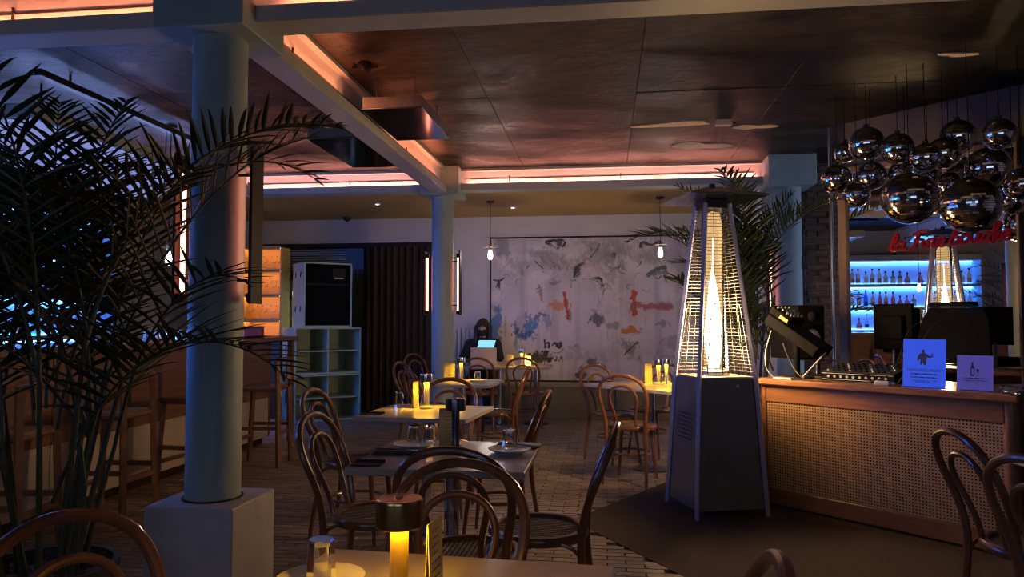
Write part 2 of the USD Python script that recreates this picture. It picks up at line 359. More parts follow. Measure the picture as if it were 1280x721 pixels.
# the wall with the mirror stands at 45 degrees: local x runs along it to the right, local y into the wall
S2 = math.sqrt(0.5)
def on_mirror(u, s=8.77):          # u metres along from X = 1.78
    return (1.78 + u * S2, s - 1.78 - u * S2)
wm = thing('wall_mirror', 'wall set at an angle behind the booth carrying the mirror', None, (1.78, 6.99, 0), -45, kind='structure')
obj('wall_face', cat(box(0.36, 0.42, 0.03, 0.3, 0, ZC + .05), box(0.36, 1.75, 0.03, 0.3, 0, 0.72), box(0.36, 1.75, 0.03, 0.3, 2.62, ZC + .05), box(1.73, 4.9, 0.03, 0.3, 0, ZC + .05), box(0.36, 1.8, 0.12, 0.3, .72, 2.62)), 'plaster_dark', wm, smooth=False)
# exposed brick pier between the corner column and the mirror
bp = thing('trim_pier', 'rough exposed brick pier between the corner column and the mirror', None, (2.13, 8.30, 0), kind='structure')
obj('pier_core', box(0.02, 0.42, 0.05, 0.24, 0, ZC), 'grout', bp, smooth=False)
z = 0.0; k = 0
r_ = np.random.default_rng(5)
while z < ZC - 0.02:
    hgt = 0.072
    cuts = [0.02, 0.16, 0.42] if k % 2 else [0.02, 0.27, 0.42]
    for a, b in zip(cuts[:-1], cuts[1:]):
        o = r_.random() * 0.05
        obj('brick', cbox(a + .004 + .03 * r_.random() * (a < .1), b - .006, 0.0 + o, 0.09, z + .006, min(z + hgt, ZC) - .004, .01), 'pier_brick', bp, smooth=False)
    z += hgt; k += 1
pipe = obj('wall_pipe', cat(tube([(0, 0, 0.0), (0, 0, 3.04)], .016, 10)), 'brushed_steel', None)
keys(pipe, 'bright metal pipe running up the brick pier beside the mirror', 'pipe')
UsdGeom.Xformable(pipe).AddTranslateOp().Set(Gf.Vec3d(*on_mirror(0.30, 8.80), 0.0))

# ---- beams: steel I-sections with tubes of light lying along their webs
def beam(p, q, z0, name='trim_beam', label=None, w=0.18):
    p, q = np.array(p, float), np.array(q, float); L = np.linalg.norm(q - p)
    b = thing(name, label, None, (*p, 0), math.degrees(math.atan2(q[1] - p[1], q[0] - p[0])), kind='structure')
    obj('lower_flange', cbox(0, L, -w / 2, w / 2, z0, z0 + .05, .004), 'beam_paint', b, smooth=False)
    obj('web', box(0, L, -.015, .015, z0 + .05, ZC - .03), 'web_paint', b, smooth=False)
    for s in (-1, 1):
        obj('flange_lip', cbox(0, L, s * w / 2 - .006, s * w / 2 + .006, z0 + .003, z0 + .075, .002), 'beam_paint', b, smooth=False)
        obj('conduit', box(.1, L - .1, s * .018 - .004, s * .018 + .004, z0 + .135, z0 + .142), 'lamp_housing', b, smooth=False)  # thin dark strip along each face of the web
    obj('upper_flange', cbox(0, L, -w / 2 * .8, w / 2 * .8, ZC - .03, ZC + .003, .003), 'beam_paint', b, smooth=False)
    for x in np.arange(0.55, L - .2, 1.25):
        for s in (-1, 1):
            obj('clip', box(x - .004, x + .004, s * .02 - .006, s * .02 + .006, z0 + .10, z0 + .17), 'lamp_housing', b, smooth=False)
    return b
TB = {}
def led_run(p, q, z, label, m='pink_tube', L=1.2, gap=0.03):
    """Tubes of light end to end from p to q at height z, each a thing of its own."""
    p, q = np.array(p, float), np.array(q, float); T = np.linalg.norm(q - p); n = max(1, round(T / L)); l = T / n
    for i in range(n):
        a = p + (q - p) * (i * l + gap / 2) / T; key = (round(l, 3), m)
        rz = math.degrees(math.atan2(q[1] - p[1], q[0] - p[0]))
        lab = label if n == 1 else f'{label}, ' + (['first', 'second', 'third', 'fourth', 'fifth', 'sixth', 'seventh'][i]) + ' from ' + ('the left' if abs(q[0] - p[0]) > abs(q[1] - p[1]) else 'the near end')
        if key in TB: dup(TB[key], (*a, z), rz, lab)
        else:
            t = thing('light_tube', lab, 'light tube', (*a, z), rz, 'light tubes along the ceiling beams'); TB[key] = t
            obj('tube', tube([(0.010, 0, 0), (l - gap - .010, 0, 0)], .008, 8), m, t)
            obj('batten', box(0, l - gap, -.010, .010, -.0125, -.007), 'led_body', t, smooth=False)
            for e in (0, l - gap - .010): obj('end_cap', box(e, e + .010, -.010, .010, -.012, .010), 'lamp_housing', t, smooth=False)
C1, C2, C3 = (-1.845, 3.31), (-1.845, 8.23), (1.93, 8.10)
ZB, ZF = 2.715, 2.80
beam((-6.0, 3.31), (-2.065, 3.31), ZB, label='front ceiling beam left of the near column')
beam((-1.625, 3.31), (5.2, 3.31), ZB, label='front ceiling beam right of the near column')
beam((-1.845, 3.53), (-1.845, 8.01), 2.755, label='ceiling beam running from the near column to the far column', w=.17)
beam((-6.0, 8.23), (-2.065, 8.23), ZF, label='far ceiling beam left of the far column')
beam((-1.625, 8.23), (1.71, 8.23), ZF, label='far ceiling beam right of the far column')
led_run((-5.9, 3.252), (-2.1, 3.252), ZB + .0635, 'glowing tube on the front beam left of the near column', 'orange_tube')
led_run((-1.55, 3.252), (3.2, 3.252), ZB + .0635, 'glowing tube on the front beam right of the near column', 'orange_tube')
led_run((-5.9, 8.172), (-2.1, 8.172), ZF + .0635, 'glowing pink tube on the far beam left of the far column')
led_run((-1.58, 8.172), (1.66, 8.172), ZF + .0635, 'glowing pink tube on the far beam right of the far column')
led_run((-1.787, 3.75), (-1.787, 4.85), 2.755 + .0635, 'glowing tube on the long beam before the ceiling heater', 'orange_tube', 1.1)
led_run((-1.787, 6.0), (-1.787, 7.75), 2.755 + .0635, 'glowing tube on the long beam beyond the ceiling heater', 'orange_tube', 1.75)

# ================================================================== COLUMNS AND THEIR TUBE LAMPS
def column(c, z0, zcap, r, caph, capw, lab, plinth=False):
    t = thing('column', lab, 'column', (*c, 0))
    obj('shaft', lathe([(0, z0), (r, z0), (r, zcap), (0, zcap)], 48), 'column_paint', t)
    obj('capital', cbox(-capw / 2, capw / 2, -capw / 2, capw / 2, zcap, ZC + .002, .006), 'column_paint', t, smooth=False)
    if plinth:
        obj('plinth', cbox(-.21, .21, -.21, .21, 0, .48, .006), 'plinth_paint', t, smooth=False, label='white block plinth')
        obj('collar', lathe([(r + .002, .478), (r + .012, .478), (r + .012, .487), (r + .002, .487)], 48), 'lamp_housing', t)
    return t
column(C1, .47, 2.66, .125, .4, .44, 'round blue-green column on a white block plinth, nearest to the camera', True)
column(C2, 0, 2.735, .127, .3, .45, 'round blue-green column beside the person at the far table')
column(C3, 0, 2.735, .135, .3, .48, 'round column in the corner between the potted palm and the brick pier')
def build_tube_lamp(loc, rz, lab, group):
    """Tube on the +x side of an upright housing, 0.66 m tall; origin at the lower end."""
    t = thing('wall_tube_lamp', lab, 'tube lamp', loc, rz, group)
    obj('housing', cbox(-.012, .002, -.03, .088, -.03, .70, .003), 'lamp_housing', t, smooth=False)
    obj('tube', tube([(.026, 0, .02), (.026, 0, .645)], .012, 10), 'column_tube', t)
    for z in (0, .645): obj('bracket', cbox(.002, .044, -.022, .022, z - .022, z + .022, .004), 'lamp_housing', t, smooth=False)
    for z in (.08, .58): obj('wall_arm', bar((.03, .03, z), (.085, .03, z), .006), 'lamp_housing', t)
    return t
tube_lamp = Maker(build_tube_lamp)
for (c, r), n in (((C1, .125), 'nearest column'), ((C2, .127), 'far column beside the person'), ((C3, .135), 'column behind the potted palm')):
    tube_lamp((c[0] - r - .078, c[1], 1.42), 0, f'glowing upright tube lamp on the left side of the {n}', 'tube lamps on the columns')
    if n != 'column behind the potted palm':
        tube_lamp((c[0] + r + .078, c[1], 1.42), 180, f'glowing upright tube lamp on the right side of the {n}', 'tube lamps on the columns')

# ================================================================== CEILING FITTINGS
def ceiling_heater(x0, x1, y0, y1, lab):
    t = thing('ceiling_heater', lab, 'radiant heater', (x0, y0, 2.80))
    w, d = x1 - x0, y1 - y0
    obj('panel', cbox(0, w, 0, d, 0, .012, .003), 'chrome', t, smooth=False, label='polished metal underside')
    obj('casing', cbox(.004, w - .004, .004, d - .004, .012, .09, .003), 'brushed_steel', t, smooth=False)
    for x in (.08, w - .08):
        for y in (.1, d - .1): obj('hanger', bar((x, y, .085), (x, y, .252), .006), 'brushed_steel', t)
    return t
ceiling_heater(-1.70, -1.26, 4.95, 5.84, 'polished metal ceiling panel right of the long beam')
ceiling_heater(-2.42, -1.94, 5.70, 6.82, 'polished metal ceiling panel left of the long beam')
jb = thing('junction_box', 'small pale box on the ceiling between patches of chipped plaster', 'junction box', (1.02, 6.46, 3.0))
obj('box', cbox(-.07, .07, -.03, .03, 0, .052, .004), 'light_plastic', jb, smooth=False)
obj('gland', bar((.07, 0, .025), (.1, 0, .025), .01), 'black_plastic', jb)
def spot(x, y, lab):
    t = thing('ceiling_spot', lab, 'spotlight', (x, y, 2.81), 0, 'spots in the ochre ceiling')
    obj('trim_ring', lathe([(.03, .006), (.045, .006), (.05, .026), (.03, .026)], 20), 'light_plastic', t)
    obj('lens', lathe([(0, .012), (.03, .012), (.03, .018), (0, .018)], 16), 'spot_white', t)
spot(-2.9, 9.1, 'small bright spot in the ochre ceiling above the speaker')
spot(-1.21, 9.6, 'small bright spot in the ochre ceiling right of the left pendant')
det = thing('smoke_detector', 'dark round detector under the ochre ceiling above the speaker', 'detector', (-3.72, 10.25, 2.78))
obj('body', lathe([(0, 0), (.035, 0), (.055, .02), (.06, .056), (0, .056)], 20), 'grey_plastic', det)
obj('sensor_cap', lathe([(0, -.014), (.02, -.012), (.024, .001), (0, .001)], 16), 'black_plastic', det)
def build_pendant(loc, rz, lab, group, L=0):
    t = thing('pendant_lamp', lab, 'pendant lamp', loc, rz, group)
    obj('canopy', lathe([(0, -.02), (.045, -.02), (.05, 0), (0, 0)], 20), 'lamp_housing', t)
    obj('cord', bar((0, 0, -.56 - L), (0, 0, -.018), .004, 6), 'black_plastic', t)
    dz = lambda m: mv(m, 0, 0, -L)
    obj('socket', dz(lathe([(0, -.62), (.017, -.62), (.019, -.57), (.008, -.555), (0, -.555)], 16)), 'brass', t)
    obj('rim', dz(lathe([(.018, -.585), (.085, -.588), (.085, -.583), (.018, -.579)], 24)), 'lamp_housing', t)
    obj('bulb', dz(lathe([(0, -.745), (.012, -.742), (.028, -.715), (.031, -.69), (.022, -.65), (.014, -.618), (0, -.618)], 20)), 'bulb_warm' if L == 0 else 'bulb_bar', t)
    return t
glow('bulb_bar', (1.0, 0.95, 0.85), 5.0)
pendant = Maker(build_pendant)
pendant((-1.437, 9.13, 2.836), 0, 'bare bulb pendant in front of the left edge of the painting', 'bulb pendants')
pendant((0.667, 9.1, 2.836), 0, 'bare bulb pendant in front of the right half of the painting', 'bulb pendants')

bar_pendant = Maker(lambda *a: build_pendant(*a, L=.50))
for y, l in ((6.05, 'seen through the near palm'), (3.76, 'seen in the mirror before the shelves'), (2.44, 'seen in the mirror, left one of two right of the shelves'), (2.17, 'seen in the mirror, right one of two beyond the shelves')):
    bar_pendant((-3.83, y, ZC + .002), 0, 'bulb pendant over bar, ' + l, 'bulb pendants over the bar')
fx = thing('ceiling_sensor', 'small black fixture on the ceiling beside the long beam', 'sensor', (-1.60, 4.72, 2.985))
obj('body', lathe([(0, 0), (.03, .004), (.045, .03), (.045, .066), (0, .066)], 16), 'black_plastic', fx); obj('arm', quadbar((-.09, .02, .045), (.09, -.02, .03), .02, .02), 'black_plastic', fx, smooth=False)

# ================================================================== BAR ON THE LEFT
bc = thing('bar_counter', 'long bar counter with wood veneer front and cream lower panels', 'bar counter')
BX = -3.62
obj('counter_top', cbox(-4.25, -3.44, 1.2, 7.95, 1.10, 1.15, .006), 'bar_wood', bc, smooth=False)
obj('carcass', cat(box(-4.2, BX - .025, 1.3, 7.62, .08, 1.10)), 'bar_wood', bc, smooth=False)
obj('footing', box(-4.15, BX - .06, 1.3, 7.6, 0, .08), 'lamp_housing', bc, smooth=False)
for i, y in enumerate(np.arange(1.3, 7.6, .79)):
    obj('front_panel', cbox(BX - .026, BX, y + .003, min(y + .787, 7.62), .50, 1.10, .003), 'bar_wood', bc, smooth=False)
    obj('lower_panel', cbox(BX - .026, BX - .006, y + .003, min(y + .787, 7.62), .08, .497, .003), 'cream_panel', bc, smooth=False, label='cream lower panel' if i == 0 else None)
obj('end_panel', cbox(-4.2, BX, 7.622, 7.645, .08, 1.10, .003), 'bar_wood', bc, smooth=False)
obj('end_post', cbox(-3.52, -3.46, 7.84, 7.90, 0, 1.10, .004), 'bar_wood', bc, smooth=False)

# back bar with three glass-fronted blue niches of bottles along the left wall
bb = thing('back_bar', 'blue lit back bar shelving along the left wall', 'shelving', (-6.0, 0, 0))
Y0, Y1 = 1.95, 7.85
SH = (1.17, 1.59, 2.02)
obj('base_cabinet', cbox(.02, .62, Y0, Y1, 0, .95, .004), 'bar_wood', bb, smooth=False)
obj('back_panel', box(.01, .05, Y0, Y1, .95, 2.46), 'niche_white', bb, smooth=False)
for z in SH: obj('shelf', cbox(.05, .36, Y0, Y1, z - .045, z, .003), 'grey_wall', bb, smooth=False)
obj('top_panel', cbox(.01, .40, Y0, Y1, 2.46, 2.56, .004), 'grey_wall', bb, smooth=False)
for y in (Y0, Y1): obj('side_panel', cbox(.01, .40, y - .03, y + .03, .95, 2.46, .003), 'grey_wall', bb, smooth=False)
for z in SH + (2.46,):
    obj('light_strip', box(.055, .085, Y0 + .04, Y1 - .04, z - .060 if z < 2.4 else z - .015, z - .047 if z < 2.4 else z - .002), 'blue_led', bb, smooth=False)
for z in SH: obj('light_strip', box(.052, .066, Y0 + .04, Y1 - .04, z + .001, z + .012), 'blue_led', bb, smooth=False)
# canopy hung over the bar
cp = thing('bar_canopy', 'hanging canopy with luminous bluish underside above the bar', 'canopy', (-5.5, 4.55, 2.72))
for q in ((0, 1.6, 0, .05), (0, 1.6, 3.25, 3.3), (0, .05, .05, 3.25), (1.55, 1.6, .05, 3.25)): obj('frame_rail', cbox(*q, 0, .1), 'beam_paint', cp, smooth=False)
obj('luminous_sheet', box(.05, 1.55, .05, 3.25, .02, .03), 'white_blue_panel', cp, smooth=False)
for x in (.2, 1.4):
    for y in (.3, 3.0): obj('hanging_rod', bar((x, y, .03), (x, y, .335), .008), 'dark_steel', cp)
glow('canopy_blue', (0.30, 0.42, 1.0), 4.0)
for i, x in enumerate((.35, 1.25)):
    lt_ = thing('light_tube', f'bluish tube lying on top of the bar canopy, {["inner", "outer"][i]} one', 'light tube', (-5.5 + x, 4.75, 2.83), 90)
    obj('tube', tube([(0, 0, 0), (2.7, 0, 0)], .014, 8), 'canopy_blue', lt_); obj('batten', box(0, 2.7, -.02, .02, -.03, -.012), 'led_body', lt_, smooth=False)
    for y in (.6, 2.2): obj('foot', box(y - .02, y + .02, -.03, .03, -.078, -.03), 'led_body', lt_, smooth=False)
rail = thing('ceiling_track', 'dark metal track under the ceiling over the bar stools', 'track', (-3.75, 4.4, 2.95))
obj('track', cbox(-.03, .03, 0, 2.6, 0, .045, .004), 'dark_steel', rail, smooth=False)
for y in (.3, 2.3): obj('fixing', bar((0, y, .04), (0, y, .105), .008), 'dark_steel', rail)

# bottles
def bottle_maker(kind, glass_m, cap_m, label_m):
    prof = {'round': [(0, 0), (.034, 0), (.036, .006), (.036, .165), (.030, .185), (.014, .21), (.0125, .265), (0, .265)],
            'square': [(0, 0), (.040, 0), (.042, .006), (.042, .13), (.036, .15), (.015, .165), (.0135, .215), (0, .215)],
            'wine': [(0, 0), (.035, 0), (.037, .006), (.037, .19), (.026, .225), (.014, .25), (.0135, .31), (0, .31)],
            'flask': [(0, 0), (.046, 0), (.05, .01), (.05, .085), (.03, .125), (.015, .14), (.014, .19), (0, .19)]}[kind]
    top = prof[-1][1]; n = 4 if kind == 'square' else 16; R = prof[2][0]
    def build(loc, rz, lab, group):
        t = thing('bottle', lab, 'bottle', loc, rz, group)
        obj('glass_body', lathe(prof, 14), glass_m, t)
        obj('stopper', lathe([(0, top), (.015, top), (.0155, top + .03), (0, top + .032)], 10), cap_m, t)
        obj('paper_label', lathe([(R + .0008, .04), (R + .0012, .04), (R + .0012, .11 if R < .045 else .08), (R + .0008, .11 if R < .045 else .08)], 14), label_m, t)
        return t
    return Maker(build)
for n, c in dict(amber=(1.0, 0.55, 0.28), clear=(0.95, 0.97, 1.0), green=(0.35, 0.95, 0.20), red=(1.0, 0.22, 0.20), brown=(0.7, 0.32, 0.16), blue=(0.15, 0.3, 0.9), dark=(0.12, 0.40, 0.2)).items():
    mat('bottle_' + n, c, 0.05, trans=0.95, ior=1.06)
mat('label_cream', (0.7, 0.62, 0.5), 0.7); mat('label_rust', (0.55, 0.16, 0.06), 0.7); mat('label_navy', (0.06, 0.08, 0.2), 0.7)
kinds = {}
for i, (k, g, c, l) in enumerate([('round', 'amber', 'black_plastic', 'label_rust'), ('square', 'amber', 'lamp_housing', 'label_cream'), ('round', 'clear', 'light_plastic', 'label_navy'), ('round', 'green', 'black_plastic', 'label_cream'), ('wine', 'dark', 'red_plastic', 'label_cream'), ('flask', 'red', 'black_plastic', 'label_rust'), ('square', 'brown', 'black_plastic', 'label_cream'), ('round', 'red', 'lamp_housing', 'label_rust'), ('wine', 'blue', 'light_plastic', 'label_navy')]):
    kinds[i] = ((k, g), bottle_maker(k, 'bottle_' + g, c, l))
word = {'round': 'tall', 'square': 'squat square', 'wine': 'long-necked', 'flask': 'low round'}
rows = {2: [3, 3, 0, 0, 1, 0, 0, 1, 6, 6, 5, None, 5, None, 4, 7, 6, 0, 1, 0], 1: [2, 2, 1, 0, 8, 0, 7, 0, 7, 5, 5, 6, None, 2, 0, 2, 6, 0, 1, 0], 0: [2, 7, None, 5, 2, None, 0, 2, 1, None, 0, 6, 2, None, 2, 0]}
ordn = ['first', 'second', 'third', 'fourth', 'fifth', 'sixth', 'seventh', 'eighth', 'ninth', 'tenth', 'eleventh', 'twelfth', 'thirteenth', 'fourteenth', 'fifteenth', 'sixteenth', 'seventeenth', 'eighteenth', 'nineteenth', 'twentieth']
sname = ['lowest', 'middle', 'top']
for s, row in rows.items():
    n = 0
    for i, k in enumerate(row):          # reflected stretch: counted as the mirror shows them, left to right
        if k is None: continue
        y = 4.42 - i * .122 - .02 * rng.random()
        (kd, g), mk = kinds[k]
        mk((-5.82 + .03 * rng.random(), y, SH[s] + .002), 0, f'{word[kd]} {g} bottle, {ordn[n]} from left on the {sname[s]} blue shelf in the mirror', 'bottles on the blue back bar seen in the mirror')
        n += 1
    n = 0
    for i in range(11):
        k = int(rng.choice([0, 1, 2, 2, 3, 6, 7, 0, 4])) 
        (kd, g), mk = kinds[k]
        mk((-5.82 + .03 * rng.random(), 7.68 - i * .20, SH[s] + .002), 0, f'{word[kd]} {g} bottle, {ordn[n]} from right on the {sname[s]} blue shelf behind near palm', 'bottles on the blue back bar behind the near palm')
        n += 1

# things on the counter
def build_tumbler(loc, rz, lab, group):
    t = thing('glass_tumbler', lab, 'glass', loc, rz, group)
    obj('tumbler', lathe([(0, .088), (.026, .088), (.0275, .084), (.033, .0), (.0305, .0), (.0262, .076), (0, .076)], 10), 'glass', t, smooth=False)
    return t
tumbler = Maker(build_tumbler)
nm = ['first', 'second', 'third', 'fourth', 'fifth', 'sixth', 'seventh', 'eighth']
for i in range(8):
    tumbler((-3.95 + .04 * (i % 2), 5.95 + i * .085, 1.15), i * 20, f'upturned tumbler on the bar counter behind the near column, {nm[i]} of eight from the left', 'tumblers on the bar counter')
def shaker(loc, lab, m, k=1.0):
    t = thing('bar_shaker', lab, 'shaker', loc, 0, 'metal cups on the bar counter')
    obj('cup', lathe([(0, 0), (.034, 0), (.044, .14 * k), (.042, .14 * k), (.033, .004), (0, .004)], 24), m, t)
    obj('lid', lathe([(.044, .14 * k), (.032, .175 * k), (.018, .185 * k), (.018, .22 * k), (0, .222 * k)], 24), m, t)
shaker((-3.7, 6.72, 1.15), 'tall steel shaker on the counter right of the near column', 'chrome', 1.05)
shaker((-3.68, 6.88, 1.15), 'shorter steel shaker on the counter right of the near column', 'brushed_steel', .8)
bx = thing('red_box', 'small red box at the end of the bar counter', 'box', (-3.72, 7.45, 1.15), 12)
obj('box', cbox(-.09, .09, -.06, .06, 0, .10, .006), 'red_plastic', bx, smooth=False); obj('box_lid', cbox(-.094, .094, -.064, .064, .10, .115, .004), 'red_plastic', bx, smooth=False)
def build_stool(loc, rz, lab, group):
    """Bar stool facing -x (towards the bar): low bent back rail behind."""
    t = thing('bar_stool', lab, 'bar stool', loc, rz, group)
    for sx, sy in ((-1, -1), (-1, 1)): obj('leg', quadbar((sx * .19, sy * .19, 0), (sx * .15, sy * .16, .69), .034, .034), 'bar_wood', t, smooth=False)
    for sy in (-1, 1): obj('leg', quadbar((.20, sy * .19, 0), (.17, sy * .165, .97), .034, .034), 'bar_wood', t, smooth=False)
    obj('seat', cbox(-.19, .18, -.19, .19, .68, .725, .014), 'bar_wood', t, smooth=False)
    obj('back_rail', tube(spline([(.165, -.18, .955), (.205, -.09, .965), (.215, 0, .967), (.205, .09, .965), (.165, .18, .955)], 14), .02, 8), 'bar_wood', t)
    for x, z in ((-.18, .24), (.19, .30)): obj('footrest', quadbar((x, -.18, z), (x, .18, z), .025, .03), 'bar_wood', t, smooth=False)
    for y in (-.18, .18): obj('side_stretcher', quadbar((-.18, y, .35), (.19, y, .35), .025, .03), 'bar_wood', t, smooth=False)
    return t
stool = Maker(build_stool)
for y, x, a, l in ((6.5, -3.14, 8, 'dark wooden bar stool just right of the near column'), (5.45, -3.2, -6, 'dark wooden bar stool just left of the near column'), (4.5, -3.22, 4, 'dark wooden bar stool behind the stems of the near palm'), (3.6, -3.2, 10, 'dark wooden bar stool left of the near palm, hardly visible')):
    stool((x, y, 0.002), a, l, 'bar stools along the counter')

# ================================================================== BENTWOOD CHAIRS
def build_chair(loc, rz, lab, group):
    """Faces +x; origin on the floor under the seat's centre; the back's top is at x = -0.325."""
    t = thing('bentwood_chair', lab, 'chair', loc, rz, group)
    half = [(-.235, .178, 0), (-.20, .168, .25), (-.188, .162, .45), (-.215, .180, .60), (-.262, .196, .72), (-.300, .165, .815), (-.320, .085, .868), (-.325, 0, .882)]
    loop = half + [(x, -y, z) for x, y, z in half[-2::-1]]
    path = spline(loop, 64); zz = path[:, 2]
    obj('back_loop', tube(path, np.interp(zz, [0, .45, .7, .9], [.012, .0165, .015, .0145]), 10), 'chair_wood', t)
    half = [(-.170, .085, .445), (-.190, .080, .52), (-.225, .098, .62), (-.258, .112, .70), (-.282, .085, .765), (-.292, 0, .797)]
    loop = half + [(x, -y, z) for x, y, z in half[-2::-1]]
    obj('inner_loop', tube(spline(loop, 44), .0115, 10), 'chair_wood', t)
    obj('seat_ring', lathe([(.168, .432), (.200, .430), (.207, .440), (.207, .455), (.200, .466), (.180, .468), (.168, .462), (.168, .432)], 40), 'chair_wood', t)
    sf = lathe([(0, .449), (.170, .449), (.170, .4515), (0, .4515)], 32)
    cs = obj('cane_seat', sf, 'cane_back', t, smooth=False)
    ws = []
    for k in range(-9, 10):
        q = k * .018; h = math.sqrt(max(.171 ** 2 - q * q, 0))
        if h > .02:
            ws.append(box(-h, h, q - .0050, q + .0050, .4530, .4550)); ws.append(box(q - .0030, q + .0030, -h, h, .4515, .4535))
    obj('cane_weave', cat(*ws), 'seat_cane', t, smooth=False, kind='stuff')
    for s in (-1, 1): obj('front_leg', tube([(.125, s * .125, .445), (.140, s * .140, .25), (.165, s * .165, 0)], [.0165, .015, .011], 10), 'chair_wood', t)
    a = np.arange(40) / 40 * 2 * PI
    obj('stretcher_ring', tube(np.c_[.155 * np.cos(a) - .012, .155 * np.sin(a), np.full(40, .235)], .0095, 8, closed=True), 'chair_wood', t)
    for s in (-1, 1): obj('side_brace', tube(spline([(-.19, s * .150, .36), (-.165, s * .165, .415), (-.11, s * .168, .440)], 10), .008, 6), 'chair_wood', t)
    return t
chair = Maker(build_chair)
CH = 'bentwood chairs at the tables'
def chair_at(top, deg, lab):
    """Chair whose back's top is at the point (x, y) and which faces deg."""
    a = math.radians(deg)
    chair((top[0] + .325 * math.cos(a), top[1] + .325 * math.sin(a), 0.004), deg, lab, CH)
for top, deg, lab in [
    ((-1.329, 3.22), -3, 'bentwood chair on the left of the table with the dark chrome lamp, facing right'),
    ((-1.825, 4.42), -4, 'bentwood chair left of the second table, just behind another chair back'),
    ((-.507, 2.37), 89, 'bentwood chair with its back to the camera at the dark chrome lamp table'),
    ((-.425, 2.17), -91, 'bentwood chair facing the camera across the nearest table, behind the brass lamp'),
    ((.045, 3.05), 178, 'bentwood chair with cane seat on the right of the dark chrome lamp table'),
    ((-.341, 4.45), 176, 'bentwood chair right of the second table, seen edge on'),
    ((.11, 5.90), 72, 'light-struck bentwood chair at the angled table left of the heater'),
    ((1.303, 3.02), 4, 'bentwood chair in front of the right end of the caned booth'),
    ((1.27, 2.44), 20, 'bentwood chair cut by the right edge of the photo'),
    ((-1.16, 1.455), -20, 'bentwood chair with big loops in the bottom left corner'),
    ((.30, 1.335), 176, 'bentwood chair of which only the loop top shows at the bottom edge'),
    ((-2.144, 7.50), -12, 'bentwood chair in front of the curtain, left of the third table'),
    ((-2.56, 9.6), -30, 'farthest bentwood chair, standing against the dark curtain'),
    ((-1.72, 6.28), 36, 'bentwood chair near the camera side of the third table, left'),
    ((-1.138, 5.36), -88, 'bentwood chair behind the second table, facing the camera'),
    ((-.72, 6.95), 181, 'bentwood chair right of the third table'),
    ((-1.50, 8.55), 92, 'bentwood chair with its back to the camera in front of the laptop'),
    ((-0.98, 8.60), 86, 'bentwood chair with its back to the camera in front of the orange jar'),
    ((-.12, 7.30), -52, 'bentwood chair behind the angled table, left one'),
    ((.60, 7.70), -120, 'bentwood chair behind the angled table, right one next to the heater')]:
    chair_at(top, deg, lab)

# ================================================================== TABLES
def build_table(loc, rz, lab, group, w=.70, d=.70, name='cafe_table'):
    t = thing(name, lab, 'table', loc, rz, group)
    obj('table_top', cbox(-w / 2, w / 2, -d / 2, d / 2, .712, .74, .004), 'table_top', t, smooth=False)
    obj('pedestal', lathe([(0, .02), (.032, .02), (.032, .70), (0, .70)], 24), 'chrome', t)
    obj('base_disc', lathe([(0, 0), (.145, 0), (.145, .008), (.13, .016), (.05, .024), (0, .024)], 40), 'dark_steel', t)
    obj('top_plate', cbox(-.12, .12, -.12, .12, .70, .713, .003), 'dark_steel', t, smooth=False)
    return t
table = Maker(build_table)
TG = 'square cafe tables'
T = {}
for k, (x, y, a, lab) in dict(t1=(-.355, 1.405, -4, 'square table nearest to the camera with the tall brass lamp'),
        t2=(-.652, 3.10, 0, 'square table with the dark chrome lamp and two place settings'),
        t3=(-1.125, 4.585, -5, 'square table with one yellow glowing lamp, second from the camera'),
        t4=(-1.36, 6.90, -3, 'square table with menu, glowing lamp and plate before the far column')).items():
    table((x, y, 0.004), a, lab, TG); T[k] = (x, y, a)
def placed(k, dx, dy, z=.744):
    x, y, a = T[k]; a = math.radians(a)
    return (x + dx * math.cos(a) - dy * math.sin(a), y + dx * math.sin(a) + dy * math.cos(a), z + .001)
T['t5'] = (-1.34, 9.54, 0); T['t6'] = (.40, 6.72, -46); T['t7'] = (1.86, 2.95, 0)
table((2.03, 3.07, .004), 2, 'table at the right edge of the photo, only its corner showing', TG)
def long_table(k, w, d, lab, legs):
    x, y, a = T[k]
    t = thing('long_table', lab, 'table', (x, y, .004), a)
    obj('table_top', cbox(-w / 2, w / 2, -d / 2, d / 2, .712, .74, .004), 'table_top', t, smooth=False)
    for lx in legs:
        obj('pedestal', lathe([(0, .02), (.03, .02), (.03, .712), (0, .712)], 20), 'chrome', t) if lx == 0 else obj('pedestal', mv(lathe([(0, .02), (.03, .02), (.03, .712), (0, .712)], 20), lx), 'chrome', t)
        obj('base_disc', mv(lathe([(0, 0), (.17, 0), (.17, .008), (.05, .024), (0, .024)], 36), lx), 'dark_steel', t)
long_table('t5', 1.28, .66, 'long table at the far wall where the masked person sits', (-.04, .44))
long_table('t6', 1.02, .70, 'table set at an angle left of the heater', (0,))

# ---- table lamps
def build_lamp_of(shell, cap, led):
    def build(loc, rz, lab, group):
        t = thing('table_lamp', lab, 'lamp', loc, rz, group)
        obj('base', lathe([(0, 0), (.043, 0), (.046, .004), (.045, .012), (.030, .016), (.0175, .022), (0, .022)], 32), shell, t)
        obj('stem', lathe([(0, .02), (.0175, .02), (.0175, .172), (0, .172)], 28), shell, t)
        c = obj('cap', lathe([(.0375, .174), (.0440, .172), (.0450, .175), (.0450, .219), (.043, .224), (.012, .2255), (0, .2255), (0, .195), (.0375, .195), (.0375, .174)], 40), cap, t)
        obj('touch_button', lathe([(0, .225), (.008, .225), (.0075, .2275), (0, .228)], 16), shell, c)
        obj('light_ring', lathe([(.021, .176), (.036, .176), (.036, .182), (.021, .182)], 28), led, t)
        return t
    return Maker(build)
glow('lamp_led_dim', (1.0, 0.62, 0.08), 1.2)
brass_lamp = build_lamp_of('satin_brass', 'brass', 'lamp_led')
